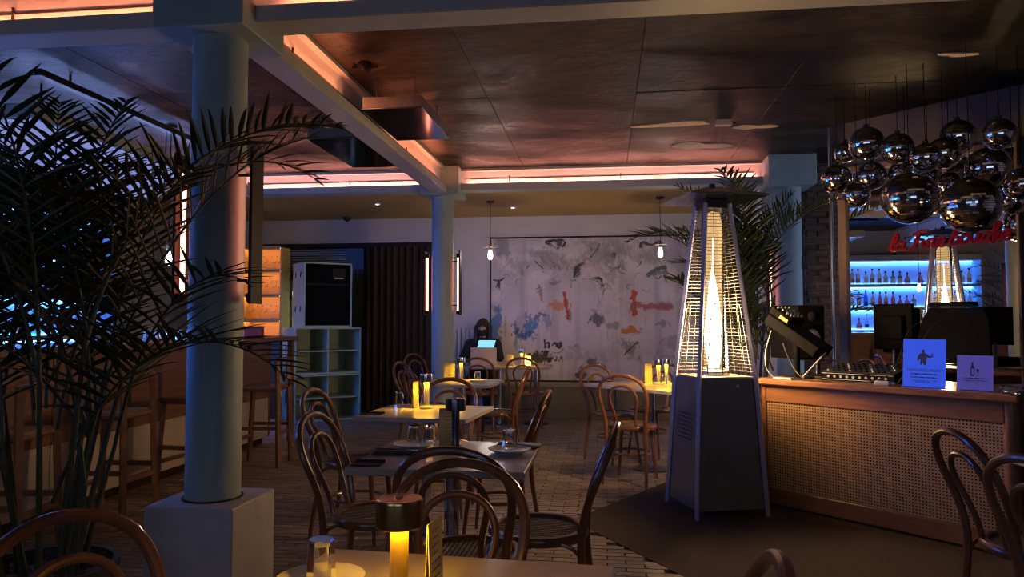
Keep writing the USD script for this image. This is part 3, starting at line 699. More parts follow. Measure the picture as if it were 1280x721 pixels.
chrome_lamp = build_lamp_of('gunmetal', 'gunmetal', 'lamp_led_dim')
bright_lamp = build_lamp_of('satin_steel', 'chrome', 'lamp_led')
LG = 'table lamps'
brass_lamp(placed('t1', -.032, -.035), 0, 'brass table lamp with thick round cap on the nearest table', LG)
chrome_lamp(placed('t2', -.005, .10), 0, 'dark chrome table lamp, hardly lit, on the table with two settings', LG)
bright_lamp(placed('t3', -.045, .12), 0, 'yellow glowing table lamp on the second table beside a menu', LG)
bright_lamp(placed('t4', -.03, .10), 0, 'yellow glowing table lamp in front of the far column', LG)
bright_lamp(placed('t6', -.02, .12), 0, 'glowing lamp on the angled table, right beside the menu', LG)
bright_lamp(placed('t6', -.06, .27), 0, 'small glowing lamp at the back of the angled table', LG)

# ---- menus
def menu(loc, rz, w, h, lab, lines=9):
    t = thing('menu_card', lab, 'menu', loc, rz, 'menu cards on the tables')
    a = .012
    obj('front_leaf', hull([(-w / 2, -.007, 0), (w / 2, -.007, 0), (-w / 2, -.0055, 0), (w / 2, -.0055, 0), (-w / 2, -.001, h), (w / 2, -.001, h), (-w / 2, .0, h), (w / 2, .0, h)]), 'paper', t, smooth=False)
    obj('back_leaf', hull([(-w / 2, .007, 0), (w / 2, .007, 0), (-w / 2, .0055, 0), (w / 2, .0055, 0), (-w / 2, .001, h), (w / 2, .001, h), (-w / 2, .0, h), (w / 2, .0, h)]), 'paper', t, smooth=False)
    r = np.random.default_rng(int(abs(loc[0] * 1000))); ms = []
    for i in range(lines):
        f = .12 + .76 * i / (lines - 1); z = h * (1 - f); y = -.007 * f - .0006; l = w * (.3 + .35 * r.random())
        ms.append(box(-l / 2, l / 2, y - .0007, y + .0002, z - .0009, z + .0009))
    obj('print', cat(*ms), 'ink', t, smooth=False, kind='stuff')
menu(placed('t1', .006, .065), 84, .08, .16, 'narrow menu card standing right of the brass lamp')
menu(placed('t2', -.055, .19), 20, .085, .17, 'menu card behind the dark chrome lamp')
menu(placed('t3', -.135, .16), 80, .085, .17, 'menu card left of the lamp on the second table')
menu(placed('t4', -.17, .19), 4, .105, .185, 'menu card left of the lamp before the far column')
menu(placed('t6', -.20, .18), 48, .105, .18, 'menu card on the angled table left of the heater')
menu(placed('t5', .12, -.10), 6, .085, .15, 'menu card glowing yellow right of the laptop')

# ---- plates, glasses, napkins, cutlery
def build_plate(loc, rz, lab, group):
    t = thing('plate', lab, 'plate', loc, rz, group)
    obj('plate', lathe([(0, .004), (.052, .003), (.055, 0), (.060, 0), (.066, .006), (.092, .016), (.093, .019), (.066, .0105), (.05, .0085), (0, .0085)], 40), 'white_ceramic', t)
    return t
plate = Maker(build_plate)
PG, GG = 'small white plates', 'upturned tumblers on plates'
for k, dx, dy, lab in (('t1', -.255, .10, 'nearest table, left of the brass lamp'), ('t2', -.20, .135, 'table with the dark chrome lamp, left setting'), ('t2', .24, .06, 'table with the dark chrome lamp, right setting'), ('t4', .15, .02, 'third table in front of the far column')):
    plate(placed(k, dx, dy), 0, 'white plate under a tumbler on the ' + lab, PG)
    p = placed(k, dx, dy, .744 + .0095); tumbler(p, 11, 'upturned tumbler on a plate on the ' + lab, GG)
tumbler(placed('t2', -.145, .19), 0, 'upturned tumbler standing right behind the left setting', GG)
tumbler(placed('t3', -.30, .30), 0, 'upturned tumbler on the far left corner of the second table', GG)
tumbler(placed('t6', .06, .10), 0, 'tumbler right of the lamp on the angled table', GG)
def knife_mesh():
    return cat(hull([(-.11, -.006, 0), (-.11, .006, 0), (-.01, -.007, 0), (-.01, .007, 0), (-.11, -.006, .003), (-.11, .006, .003), (-.01, -.007, .004), (-.01, .007, .004)]))
def cutlery(kind, loc, rz, lab):
    t = thing(kind, lab, kind, loc, rz, 'cutlery')
    obj('handle', knife_mesh(), 'dark_steel', t, smooth=False)
    if kind == 'knife': obj('blade', hull([(-.012, -.006, .001), (-.012, .006, .001), (.10, -.009, .001), (.115, .004, .001), (-.012, -.006, .003), (-.012, .006, .003), (.10, -.009, .0022), (.115, .004, .0022)]), 'chrome', t, smooth=False)
    else:
        obj('neck', hull([(-.012, -.004, .001), (-.012, .004, .001), (.045, -.011, .001), (.045, .011, .001), (-.012, -.004, .003), (-.012, .004, .003), (.045, -.011, .003), (.045, .011, .003)]), 'chrome', t, smooth=False)
        for y in (-.0093, -.003, .003, .0093): obj('tine', box(.043, .095, y - .0014, y + .0014, .001, .003), 'chrome', t, smooth=False)
nk = thing('napkin', 'dark folded napkin with cutlery at the left setting', 'napkin', placed('t2', -.23, -.02), 4)
obj('folded_cloth', cbox(-.10, .10, -.045, .045, 0, .006, .002), 'napkin', nk, smooth=False); obj('upper_fold', cbox(-.098, .06, -.043, .043, .006, .010, .002), 'napkin', nk, smooth=False)
cutlery('fork', placed('t2', -.24, -.03, .756), 8, 'fork lying on the dark napkin at the left setting')
cutlery('knife', placed('t2', -.23, .0, .756), -6, 'knife lying on the dark napkin at the left setting')
nk = thing('napkin', 'dark napkin beside the plate at the right setting', 'napkin', placed('t2', .26, .22), -22)
obj('folded_cloth', cbox(-.10, .10, -.03, .03, 0, .005, .002), 'napkin', nk, smooth=False); obj('upper_fold', cbox(-.098, .05, -.028, .028, .005, .008, .002), 'napkin', nk, smooth=False)
cutlery('knife', placed('t2', .26, .225, .754), -22, 'knife lying on the napkin at the right setting')
coaster = thing('tray', 'dark flat bill tray at the left edge of the second table', 'tray', placed('t3', -.27, -.24), 3)
obj('tray_floor', cbox(-.07, .07, -.035, .035, 0, .004, .001), 'black_plastic', coaster, smooth=False); obj('tray_rim', cat(box(-.07, .07, .031, .035, .004, .012)), 'black_plastic', coaster, smooth=False)
coaster = thing('tray', 'dark flat bill tray at the front left corner of the chrome lamp table', 'tray', placed('t2', -.28, -.27), 2)
obj('tray_floor', cbox(-.06, .06, -.04, .04, 0, .004, .001), 'black_plastic', coaster, smooth=False); obj('tray_rim', cat(box(-.06, .06, .036, .04, .004, .012)), 'black_plastic', coaster, smooth=False)

# ---- on the far table: laptop, jar lamp
lx, ly, lz = placed('t5', -.25, .04)
lt = thing('laptop', 'open laptop with pale lid in front of the masked person', 'laptop', (lx, ly, lz), 4)
obj('keyboard_base', cbox(-.17, .17, -.02, .21, 0, .014, .003), 'laptop_lid', lt, smooth=False)
obj('lid', hull([(s * .17, y, z) for s in (-1, 1) for y, z in ((-.024, .012), (-.016, .012), (-.072, .235), (-.064, .235))]), 'laptop_lid', lt, smooth=False)
obj('screen', hull([(s * .158, y, z) for s in (-1, 1) for y, z in ((-.0155, .02), (-.0150, .02), (-.0640, .226), (-.0632, .226))]), 'screen_blue', lt, smooth=False)
jar = thing('candle_jar', 'orange glowing jar lamp with dark lid on the far table', 'candle jar', placed('t5', .34, -.06))
obj('jar', lathe([(0, 0), (.036, 0), (.04, .01), (.04, .12), (.034, .13), (0, .13)], 24), 'candle', jar)
obj('lid', lathe([(0, .13), (.042, .13), (.042, .165), (0, .168)], 24), 'lamp_housing', jar)
bright_lamp(placed('t5', .27, -.14), 0, 'glowing lamp on the far table beside the orange jar', LG)

# ================================================================== PYRAMID GAS HEATER
ht = thing('pyramid_heater', 'tall pyramid shaped gas patio heater with a flame behind wire grilles', 'patio heater', (.756, 5.344, .004), 17.4)
HB, HM, HT = .255, .205, .088           # half widths at floor, deck, top
ZM, ZT = .93, 2.13
def half_at(z): return HB + (HM - HB) * z / ZM if z < ZM else HM + (HT - HM) * (z - ZM) / (ZT - ZM)
corners = [(-1, -1), (1, -1), (1, 1), (-1, 1)]
for sx, sy in corners:
    leg = cat(quadbar((sx * HB, sy * HB, 0), (sx * HM, sy * HM, ZM + .01), .027, .027), quadbar((sx * HM, sy * HM, ZM), (sx * HT, sy * HT, ZT), .024, .024))
    obj('corner_leg', leg, 'heater_rail', ht, smooth=False)
for i in range(4):
    a, b = np.array(corners[i], float), np.array(corners[(i + 1) % 4], float)
    P = lambda z, f, ins=.004: np.r_[(a + (b - a) * f) * (half_at(z) - ins), z]
    panel = hull([P(.05, .04), P(.05, .96), P(ZM - .01, .05), P(ZM - .01, .95), P(.05, .04, .012), P(.05, .96, .012), P(ZM - .01, .05, .012), P(ZM - .01, .95, .012)])
    side = obj('base_panel', panel, 'heater_steel', ht, smooth=False)
    nrm = np.array([(a + b)[0], (a + b)[1], 0]) / 2
    if i == 3:
        # ventilation holes, each a dark dimple
        hs = []
        for r in range(7):
            for c in range(9):
                q = P(.50 + .028 * r, .22 + .062 * c + (.031 if r % 2 else 0), .0035)
                d = mv(trimesh.creation.cylinder(radius=.008, height=.003, sections=8), 0, 0, 0)
                hs.append(mv(rot(rot(d, 90, (1, 0, 0)), math.degrees(math.atan2(nrm[1], nrm[0])) + 90, (0, 0, 1)), *q))
        obj('vent_hole', cat(*hs), 'ink', side, smooth=False, kind='stuff')
    wires = []
    for z in np.arange(ZM + .03, ZT - .01, .0245):
        wires.append(bar(P(z, .03), P(z, .97), .0021, 5))
    for f in (.30, .70):
        wires.append(bar(P(ZM + .02, f, .006), P(ZT - .01, .5 + (f - .5) * .9, .006), .0021, 5))
    wires.append(tube([P(ZM + .02, .14, .0), P(ZM + .47, .22, .0), P(ZM + .50, .27, 0), P(ZM + .50, .36, 0), P(ZM + .47, .41, 0), P(ZM + .02, .42, .0)], .0032, 5))
    obj('wire_grille', cat(*wires), 'wire_steel', ht, smooth=False, kind='stuff', label='wire safety grille')
obj('deck', cbox(-HM + .01, HM - .01, -HM + .01, HM - .01, ZM - .02, ZM, .003), 'deck_steel', ht, smooth=False)
br = obj('burner', lathe([(.070, ZM), (.105, ZM), (.105, ZM + .03), (.085, ZM + .04), (.070, ZM + .04)], 32), 'brushed_steel', ht)
obj('flame_ring', lathe([(.066, ZM + .001), (.068, ZM + .001), (.068, ZM + .035), (.066, ZM + .035)], 24), 'burner_glow', br)
gl = obj('glass_tube', lathe([(.072, ZM + .04), (.075, ZM + .04), (.075, ZT - .02), (.072, ZT - .02)], 32), 'tube_pane', ht)
zz = np.linspace(0, 1, 20)
fr = .052 * np.sin(np.clip(zz * 1.15 + .12, 0, 1) ** .8 * PI) ** .8 + .002
fc = tube(np.c_[.006 * np.sin(zz * 7), .005 * np.cos(zz * 5), ZM + .05 + .92 * zz], fr, 14)
obj('flame', fc, 'flame_core', ht)
obj('flame_veil', lathe([(0, ZM + .05), (.058, ZM + .06), (.064, ZM + .5), (.060, ZM + 1.0), (.052, ZM + 1.14), (0, ZM + 1.16)], 16), 'flame_veil', ht)
obj('top_collar', cat(hull([(sx * h, sy * h, z) for sx, sy in corners for h, z in ((.092, 2.10), (.088, 2.16))])), 'dark_steel', ht, smooth=False)
cw = .285
obj('cap', trimesh.util.concatenate([hull([(sx * cw, sy * cw, 2.165) for sx, sy in corners] + [(sx * cw, sy * cw, 2.175) for sx, sy in corners] + [(sx * .05, sy * .05, 2.255) for sx, sy in corners])]), 'chrome', ht, smooth=False, label='shallow pyramid reflector cap')
obj('cap_knob', lathe([(0, 2.253), (.022, 2.253), (.022, 2.28), (0, 2.29)], 20), 'dark_steel', ht)
obj('control_knob', mv(rot(lathe([(0, 0), (.016, 0), (.014, .02), (0, .02)], 16), 90, (1, 0, 0)), .06, -HM - .002, ZM - .06), 'chrome', ht)

# ================================================================== CANED BOOTH IN FRONT OF THE MIRROR
BO = (1.125, 5.525)                      # left front corner; local x runs right along the front, y to the mirror
def on_booth(x, y, z=0.0): return (BO[0] + (x + y) * S2, BO[1] + (y - x) * S2, z)
LB, DB, HBO = 1.52, .72, .90
bo = thing('caned_booth', 'wooden counter with woven cane front holding the music gear', 'counter', (*BO, .004), -45)
obj('counter_top', cbox(-.05, LB + .09, -.05, DB, HBO - .045, HBO, .010), 'booth_wood', bo, smooth=False)
obj('frieze', cbox(.0, LB, .0, .03, HBO - .165, HBO - .046, .003), 'booth_wood', bo, smooth=False)
obj('base_rail', cbox(.0, LB, .0, .03, .015, .125, .003), 'booth_wood', bo, smooth=False)
obj('post', cbox(-.012, .022, -.006, .034, 0.0, HBO - .046, .004), 'booth_wood', bo, smooth=False)
obj('post', mv(lathe([(0, .0), (.045, .0), (.045, HBO - .046), (0, HBO - .046)], 28), LB + .02, .045), 'booth_wood', bo)
for x in (-.008, LB + .03): obj('side_board', cbox(x - .01, x + .01, .036 if x < 0 else .092, DB - .02, .015, HBO - .046, .003), 'booth_wood', bo, smooth=False)
bk = obj('cane_backing', box(.02, LB, .014, .03, .126, HBO - .166), 'cane_back', bo, smooth=False)
st = []
for x in np.arange(.027, LB - .01, .0195): st.append(box(x, x + .0105, .008, .0105, .126, HBO - .166))
for z in np.arange(.130, HBO - .175, .0195): st.append(box(.022, LB - .002, .0055, .008, z, z + .0105))
obj('cane_weave', cat(*st), 'cane', bk, smooth=False, kind='stuff', label='woven cane webbing')

# ---- mirror in its frame, with red script lettering on the glass
fm = thing('wall_mirror_glass', 'large framed mirror behind the booth reflecting the bar', 'mirror', (1.78, 6.99, 0), -45)
U0, U1, ZM0, ZM1 = .43, 1.71, .74, 2.60
obj('mirror_glass', box(U0, U1, 0.012, .018, ZM0, ZM1), 'mirror_glass', fm, smooth=False)
for a, b, c, d in ((U0 - .07, U0, ZM0 - .05, ZM1 + .05), (U1, U1 + .02, ZM0 - .05, ZM1 + .05)):
    obj('frame_stile', cbox(a, b, -.022, .028, c, d, .004), 'frame_wood', fm, smooth=False)
for c, d in ((ZM0 - .05, ZM0), (ZM1, ZM1 + .05)): obj('frame_rail', cbox(U0, U1, -.020, .026, c, d, .004), 'frame_wood', fm, smooth=False)
GLY = {  # script letters: strokes on a unit x-height grid, and advance
    'l': ([[(0, 0), (.25, .9), (.42, 1.9), (.28, 2.1), (.16, 1.6), (.12, .4), (.3, 0), (.5, .2)]], .55),
    'a': ([[(.72, .85), (.4, 1.0), (.1, .6), (.15, .1), (.45, .1), (.7, .6), (.74, .95), (.72, .2), (.85, 0), (1.0, .2)]], 1.0),
    'F': ([[(.0, 1.75), (.5, 2.0), (1.3, 2.05)], [(.62, 1.98), (.45, 1.0), (.22, 0), (0, -.15)], [(.2, .95), (.6, 1.05), (.95, 1.0)]], 1.05),
    'i': ([[(.1, .9), (.08, .3), (.2, 0), (.42, .2)], [(.18, 1.38), (.2, 1.45)]], .45),
    'n': ([[(.05, .95), (.08, 0)], [(.08, .4), (.3, .95), (.55, .9), (.55, .3), (.66, 0), (.85, .2)]], .85),
    'e': ([[(.0, .35), (.4, .5), (.62, .8), (.4, 1.0), (.12, .7), (.12, .2), (.4, 0), (.8, .25)]], .8),
    'b': ([[(.05, .2), (.3, 1.2), (.42, 2.0), (.28, 2.1), (.14, 1.4), (.12, .2), (.4, 0), (.68, .35), (.6, .85), (.25, .8)]], .85),
    'o': ([[(.6, .95), (.2, .95), (.05, .4), (.3, 0), (.62, .25), (.65, .75), (.45, 1.0), (.85, .85)]], .85),
    'u': ([[(.05, .95), (.08, .25), (.3, 0), (.58, .3), (.64, .95), (.64, .2), (.78, 0), (.95, .2)]], .92),
    'c': ([[(.66, .8), (.4, 1.0), (.1, .6), (.14, .15), (.42, 0), (.8, .25)]], .78),
    'h': ([[(.0, .1), (.26, 1.2), (.4, 2.0), (.26, 2.1), (.12, 1.4), (.06, 0)], [(.08, .4), (.32, .95), (.56, .85), (.54, .25), (.66, 0), (.85, .2)]], .85)}
sg = thing('mirror_lettering', 'red script lettering reading la Fine bouche across the mirror', 'sign', (1.78, 6.99, 0), -45)
xh = .064; x = 0; lay = []
for ch in 'la Fine bouche':
    if ch == ' ': x += .45; continue
    st, adv = GLY[ch]; lay.append((ch, x, st)); x += adv
tot = x; u0, u1 = .785, 1.665; sx = (u1 - u0) / tot
for ch, x, st in lay:
    ms = []
    for s in st:
        q = np.array(s, float); n = max(8, 5 * len(q)); q = spline(q, n) if len(q) > 2 else np.linspace(q[0], q[1], 6)
        px = u0 + (q[:, 0] + x + .22 * q[:, 1]) * sx; f = (px - u0) / (u1 - u0)
        pz = 1.895 + .025 * f + q[:, 1] * xh
        ms.append(tube(np.c_[px, np.full(len(q), .004), pz], .0125, 6))
    obj('letter', cat(*ms), 'sign_red', sg, label=f'letter {ch}')

# ---- mirror balls over the booth
mat('ball_wire', (.01, .01, .01), .9, spec=0.05)
def build_ball(loc, rz, lab, group, r=.10):
    t = thing('mirror_ball', lab, 'mirror ball', loc, rz, group)
    obj('core', trimesh.creation.icosphere(3, r * .985), 'ball_core', t)
    rr = np.random.default_rng(3); V, Fc = [], []
    rows = 34
    for i in range(rows):
        a0, a1 = PI * i / rows + .006, PI * (i + 1) / rows - .006
        n = max(4, int(round(2 * rows * math.sin((a0 + a1) / 2))))
        for k in range(n):
            b0, b1 = 2 * PI * k / n + .05 / n, 2 * PI * (k + 1) / n - .05 / n
            q = np.array([(math.sin(a) * math.cos(b), math.sin(a) * math.sin(b), math.cos(a)) for a, b in ((a0, b0), (a1, b0), (a1, b1), (a0, b1))]) * r
            c = q.mean(0); nn = c / np.linalg.norm(c); ax = np.cross(nn, rr.normal(size=3)); ax /= np.linalg.norm(ax)
            th = math.radians(rr.normal() * 0.8); q = c + (q - c) * math.cos(th) + np.cross(ax, q - c) * math.sin(th)
            q = q + nn * r * .004
            V += list(q); m = len(V); Fc += [(m - 4, m - 3, m - 2), (m - 4, m - 2, m - 1)]
    obj('mirror_tiles', trimesh.Trimesh(V, Fc, process=False), 'ball_mirror', t, smooth=False, kind='stuff')
    obj('cap', lathe([(0, r * .98), (.018, r * .97), (.018, r + .02), (0, r + .024)], 16), 'dark_steel', t)
    return t
BALLS = [  # px, py, radius px, plane S (nearer the camera = smaller), where
    (1083, 180, 21, 7.55, 'upper left of the cluster, over the booth'), (1056, 191, 13, 7.95, 'small, tucked behind the upper left one'), (1046, 224, 18.5, 7.6, 'leftmost of the cluster'),
    (1122, 186, 19.5, 7.5, 'upper middle, right of the upper left one'), (1089, 220, 18, 7.75, 'middle left, below the upper left one'), (1071, 243, 16, 7.35, 'lowest on the left side of the cluster'),
    (1157, 197, 18, 7.35, 'upper middle, left one of an overlapping pair'), (1179, 192, 20, 7.75, 'upper middle, right one of an overlapping pair'), (1197, 171, 21, 8.05, 'topmost of the cluster'),
    (1249, 168, 19.5, 7.45, 'upper right, hanging apart from the others'), (1235, 210, 26, 7.8, 'large, right of centre, below the upper right one'), (1132, 218, 20, 7.9, 'middle of the cluster, half hidden'),
    (1137, 247, 33, 7.25, 'very large, bottom middle'), (1213, 256, 35, 7.05, 'largest, bottom right'), (1276, 230, 20, 7.5, 'cut by the right edge of the photo'),
    (1187, 232, 18, 8.4, 'dim, between the two largest'), (1267, 251, 17, 8.45, 'lowest at the right edge'), (1160, 222, 16, 8.5, 'dim, above the bottom middle one')]
def ray_to(px, py, s):
    d = np.array(fwd) + np.array(right) * (px - 640) / FPX - np.array(up) * (py - 360.5) / FPX
    t = s / (d[0] + d[1]); return np.array([0, 0, EYE]) + d * t, t
for i, (px, py, rp, s, w) in enumerate(BALLS):
    c, dd = ray_to(px, py, s); r = rp / FPX * dd
    b = build_ball(tuple(c), 37 * i, f'mirror ball, {w}', None, r)
    keys(b, group='mirror balls over the booth')
    obj('hanging_wire', bar((0, 0, r + .02), (0, 0, ZC - c[2] + .003), .0025, 5), 'ball_wire', b)

# ---- music gear on the booth
TOPZ = HBO + .004
def gear(name, lab, cat_, x, y, rz=0, z=TOPZ): return thing(name, lab, cat_, on_booth(x, y, z), -45 + rz)
def build_monitor(loc, rz, lab, group, w=.27, h=.41, d=.30):
    """Studio monitor; its front faces -y; origin at the middle of its underside."""
    t = thing('studio_monitor', lab, 'loudspeaker', loc, rz, group)
    obj('cabinet', cbox(-w / 2, w / 2, 0, d, 0, h, .008), 'matte_black', t, smooth=False)
    obj('baffle', cbox(-w / 2 + .008, w / 2 - .008, -.008, .001, .008, h - .008, .003), 'black_mesh', t, smooth=False)
    ring = lambda r0, r1: rot(lathe([(r0, 0), (r1, 0), (r1, .012), (r0, .012)], 32), 90, (1, 0, 0))
    wf_ = obj('woofer_surround', mv(ring(.085, .105), 0, -.008, .145), 'matte_black', t)
    obj('woofer_cone', mv(rot(lathe([(0, .012), (.03, .014), (.084, .002), (.084, -.004), (0, -.004)], 32), 90, (1, 0, 0)), 0, -.008, .145), 'white_ceramic', wf_, label='pale woofer cone')
    obj('tweeter', mv(rot(lathe([(0, .012), (.018, .008), (.035, .004), (.035, 0), (0, 0)], 24), 90, (1, 0, 0)), 0, -.008, .325), 'grey_plastic', t)
    return t
def stand_for(name, lab, loc, h):
    t = thing(name, lab, 'stand', loc)
    obj('foot', cbox(-.10, .10, -.10, .10, 0, .012, .004), 'dark_steel', t, smooth=False)
    obj('pole', bar((0, 0, .012), (0, 0, h - .010), .018, 14), 'dark_steel', t)
    obj('plate', cbox(-.11, .11, -.11, .11, h - .010, h, .003), 'dark_steel', t, smooth=False)
monitor = Maker(build_monitor)
p = on_booth(.10, .56, TOPZ); stand_for('speaker_stand', 'short black stand under the left studio monitor', p, .12)
monitor((p[0] - .03, p[1] + .05, TOPZ + .122), 28, 'black studio monitor with pale woofer at the left of the booth', 'studio monitors')
p = on_booth(1.45, .60, TOPZ); stand_for('speaker_stand', 'short black stand under the right studio monitor', p, .12)
monitor((p[0] + .05, p[1] - .03, TOPZ + .122), 235, 'black studio monitor at the right end of the booth', 'studio monitors')
# controller tilted on a stand
ct = gear('tilted_controller', 'dark controller with knobs sloping on a stand at the left end of the booth', 'music controller', .17, .16, 8)
tilt = lambda m: mv(rot(m, 34, (0, 1, 0)), 0, 0, .335)
obj('body', tilt(cbox(-.19, .24, -.13, .13, -.05, .028, .006)), 'matte_black', ct, smooth=False)
obj('head_block', tilt(cbox(-.20, -.03, -.12, .12, .029, .085, .006)), 'matte_black', ct, smooth=False)
for x in (-.17, -.13, -.09, -.06):
    for y in (-.09, -.03, .03, .09): obj('knob', tilt(mv(lathe([(0, 0), (.010, 0), (.008, .018), (0, .018)], 10), x, y, .085)), 'light_plastic', ct)
obj('knob_row', tilt(mv(rot(cbox(-.085, -.01, -.008, .008, 0, .03, .003), 0, (0, 0, 1)), -.03, -.124, .04)), 'brass', ct, smooth=False)
obj('stand_pole', bar((0, 0, .01), (0, 0, .28), .024, 14), 'matte_black', ct)
obj('stand_foot', cbox(-.09, .09, -.09, .09, 0, .012, .003), 'dark_steel', ct, smooth=False)
obj('strut', bar((.05, -.02, .012), (.20, .02, .19), .006, 8), 'light_plastic', ct)
# mixer
mx = gear('mixer', 'black mixing console with rows of knobs lying on the booth', 'mixer', .60, .30, 4)
obj('case', hull([(s * .24, y, z) for s in (-1, 1) for y, z in ((-.15, 0), (.17, 0), (-.15, .06), (.17, .105))]), 'matte_black', mx, smooth=False)
obj('top_plate', hull([(s * .238, y, z) for s in (-1, 1) for y, z in ((-.148, .0605), (.168, .1055), (-.148, .063), (.168, .108))]), 'grey_plastic', mx, smooth=False)
for i in range(12):
    for j in range(4):
        x, y = -.205 + i * .0373, -.115 + j * .075; zc_ = .0635 + (y + .148) * .1424
        obj('knob', mv(lathe([(0, 0), (.0075, 0), (.006, .010), (0, .010)], 8), x, y, zc_), 'light_plastic' if (i + j) % 4 == 0 else 'matte_black', mx)
for i in range(10): obj('socket', mv(rot(lathe([(0, 0), (.009, 0), (.009, .005), (0, .005)], 10), 90, (1, 0, 0)), -.19 + i * .042, -.150, .032), 'light_plastic', mx)
for r_z in (.012, .052): obj('front_edge_strip', box(-.235, .235, -.153, -.150, r_z - .002, r_z + .002), 'light_plastic', mx, smooth=False)
# flat screen seen from behind and a player rack
sc_ = gear('flat_screen', 'black square flat screen on a pole, seen from behind', 'screen', .655, .60, 0)
obj('panel', cbox(-.135, .135, -.02, .012, .21, .53, .006), 'matte_black', sc_, smooth=False)
obj('rear_bulge', cbox(-.08, .08, -.045, -.02, .28, .45, .01), 'matte_black', sc_, smooth=False)
obj('pole', bar((0, 0, .01), (0, 0, .23), .014, 12), 'dark_steel', sc_); obj('foot', cbox(-.10, .10, -.07, .07, 0, .012, .003), 'dark_steel', sc_, smooth=False)
pr = gear('player_rack', 'wide black player propped on a rack behind the paper signs', 'music player', 1.05, .47, 0, TOPZ + .001)
obj('player_body', hull([(x, y, z) for x, y, z in [(-.23, 0, .13), (.25, 0, .13), (-.23, .05, .13), (.25, .05, .13), (-.155, .13, .50), (.155, .13, .50), (-.155, .17, .50), (.155, .17, .50), (.21, .10, .42), (-.19, .10, .42)]]), 'matte_black', pr, smooth=False)
obj('top_unit', cbox(-.15, .13, .10, .17, .502, .535, .006), 'matte_black', pr, smooth=False)
for x in (-.18, .18): obj('rack_leg', quadbar((x, .02, 0), (x, .03, .135), .025, .025), 'dark_steel', pr, smooth=False)
for x in (-.18, .18): obj('rack_arm', quadbar((x, .02, .012), (x, .20, .012), .025, .024), 'dark_steel', pr, smooth=False)
def cable(lab, pts, r=.004, m='matte_black'):
    q_ = spline([on_booth(*q) for q in pts], 30); q_[:, 2] = np.maximum(q_[:, 2], TOPZ + r + .001)
    t = obj('cable', tube(q_, r, 6), m, None)
    keys(t, lab, 'cable', 'cables on the booth')
cable('grey cable drooping from the player down to the booth top', [(.92, .42, TOPZ + .40), (.88, .20, TOPZ + .2), (.84, .10, TOPZ + .06), (.72, .08, TOPZ + .012), (.45, .07, TOPZ + .012)], m='grey_plastic')
cable('second grey cable hanging in front of the player', [(1.04, .45, TOPZ + .42), (.98, .24, TOPZ + .25), (.93, .14, TOPZ + .08), (.90, .10, TOPZ + .012)], m='grey_plastic')
cable('pale cable hanging from the tilted controller at the left', [(.02, .08, TOPZ + .34), (-.01, .05, TOPZ + .18), (.0, .06, TOPZ + .05), (.02, .09, TOPZ + .012)], m='light_plastic')
cable('pale cable running along the booth top before the mixer', [(.10, .10, TOPZ + .25), (.18, .08, TOPZ + .1), (.28, .05, TOPZ + .012), (.5, .04, TOPZ + .012)], m='grey_plastic')
wb_ = gear('power_adapter', 'small white adapter on the booth top left of the blue sign', 'adapter', .835, .04, 10)
obj('adapter_body', cbox(-.045, .045, -.025, .025, 0, .028, .006), 'white_ceramic', wb_, smooth=False); obj('plug', cbox(.045, .075, -.012, .012, .006, .022, .003), 'light_plastic', wb_, smooth=False)
nb = gear('note_pad', 'white pad lying at the left end of the booth top', 'note pad', .16, .02, 0)
obj('pad', cbox(-.07, .07, -.035, .035, 0, .012, .002), 'white_ceramic', nb, smooth=False); obj('top_sheet', box(-.069, .069, -.034, .034, .012, .0126), 'paper', nb, smooth=False)
ash = gear('glass_dish', 'shiny glass dish at the right end of the booth top', 'dish', 1.535, .10, 0)
obj('dish', lathe([(0, 0), (.05, 0), (.065, .03), (.06, .03), (.048, .006), (0, .006)], 24), 'glass', ash); obj('rim', lathe([(.060, .030), (.066, .030), (.066, .034), (.060, .034)], 24), 'chrome', ash)
# paper signs
mat('card_blue', (0.008, 0.025, 0.42), 0.7, spec=0.1, emit=((0.05, 0.13, 1.0), 0.12)); mat('card_lilac', (0.10, 0.075, 0.30), 0.7, spec=0.1, emit=((0.14, 0.12, 0.62), 0.07)); mat('card_ink', (0.015, 0.02, 0.12), 0.7)  # plain paper cards; emission added to both to lift their colour
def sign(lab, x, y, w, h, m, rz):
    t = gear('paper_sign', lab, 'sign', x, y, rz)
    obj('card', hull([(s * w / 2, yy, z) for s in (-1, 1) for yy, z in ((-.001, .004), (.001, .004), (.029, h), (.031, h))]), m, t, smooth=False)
    obj('holder', cbox(-w / 2 - .003, w / 2 + .003, -.012, .03, 0, .008, .002), 'clear_pane', t, smooth=False)
    return t
def on_card(poly, h, px, pz, s):
    """A flat print on the leaning card: polygon in card units, s metres per unit, about (px, pz)."""
    m = prism(poly, 0, .0008); m.apply_scale((s, s, 1)); m = rot(m, 90, (1, 0, 0)); m = mv(m, px, 0, pz)
    v = m.vertices.copy(); v[:, 1] += -.0012 + .03 * (v[:, 2] - .004) / (h - .004); m.vertices = v
    return m
def text_on(t, txt, h, px, pz, size, ls=True):
    m = meshkit.text_mesh(txt, size, .0008); m = mv(m, -m.bounds[:, 0].mean(), 0, 0)
    m = rot(m, 90, (1, 0, 0)); m = mv(m, px, 0, pz); v = m.vertices.copy(); v[:, 1] += -.0012 + .03 * (v[:, 2] - .004) / (h - .004); m.vertices = v
    obj('lettering', m, 'card_ink', t, smooth=False)
c1 = sign('larger blue lit paper sign with a waiter figure, right on the booth', 1.07, .07, .245, .295, 'card_blue', 2)
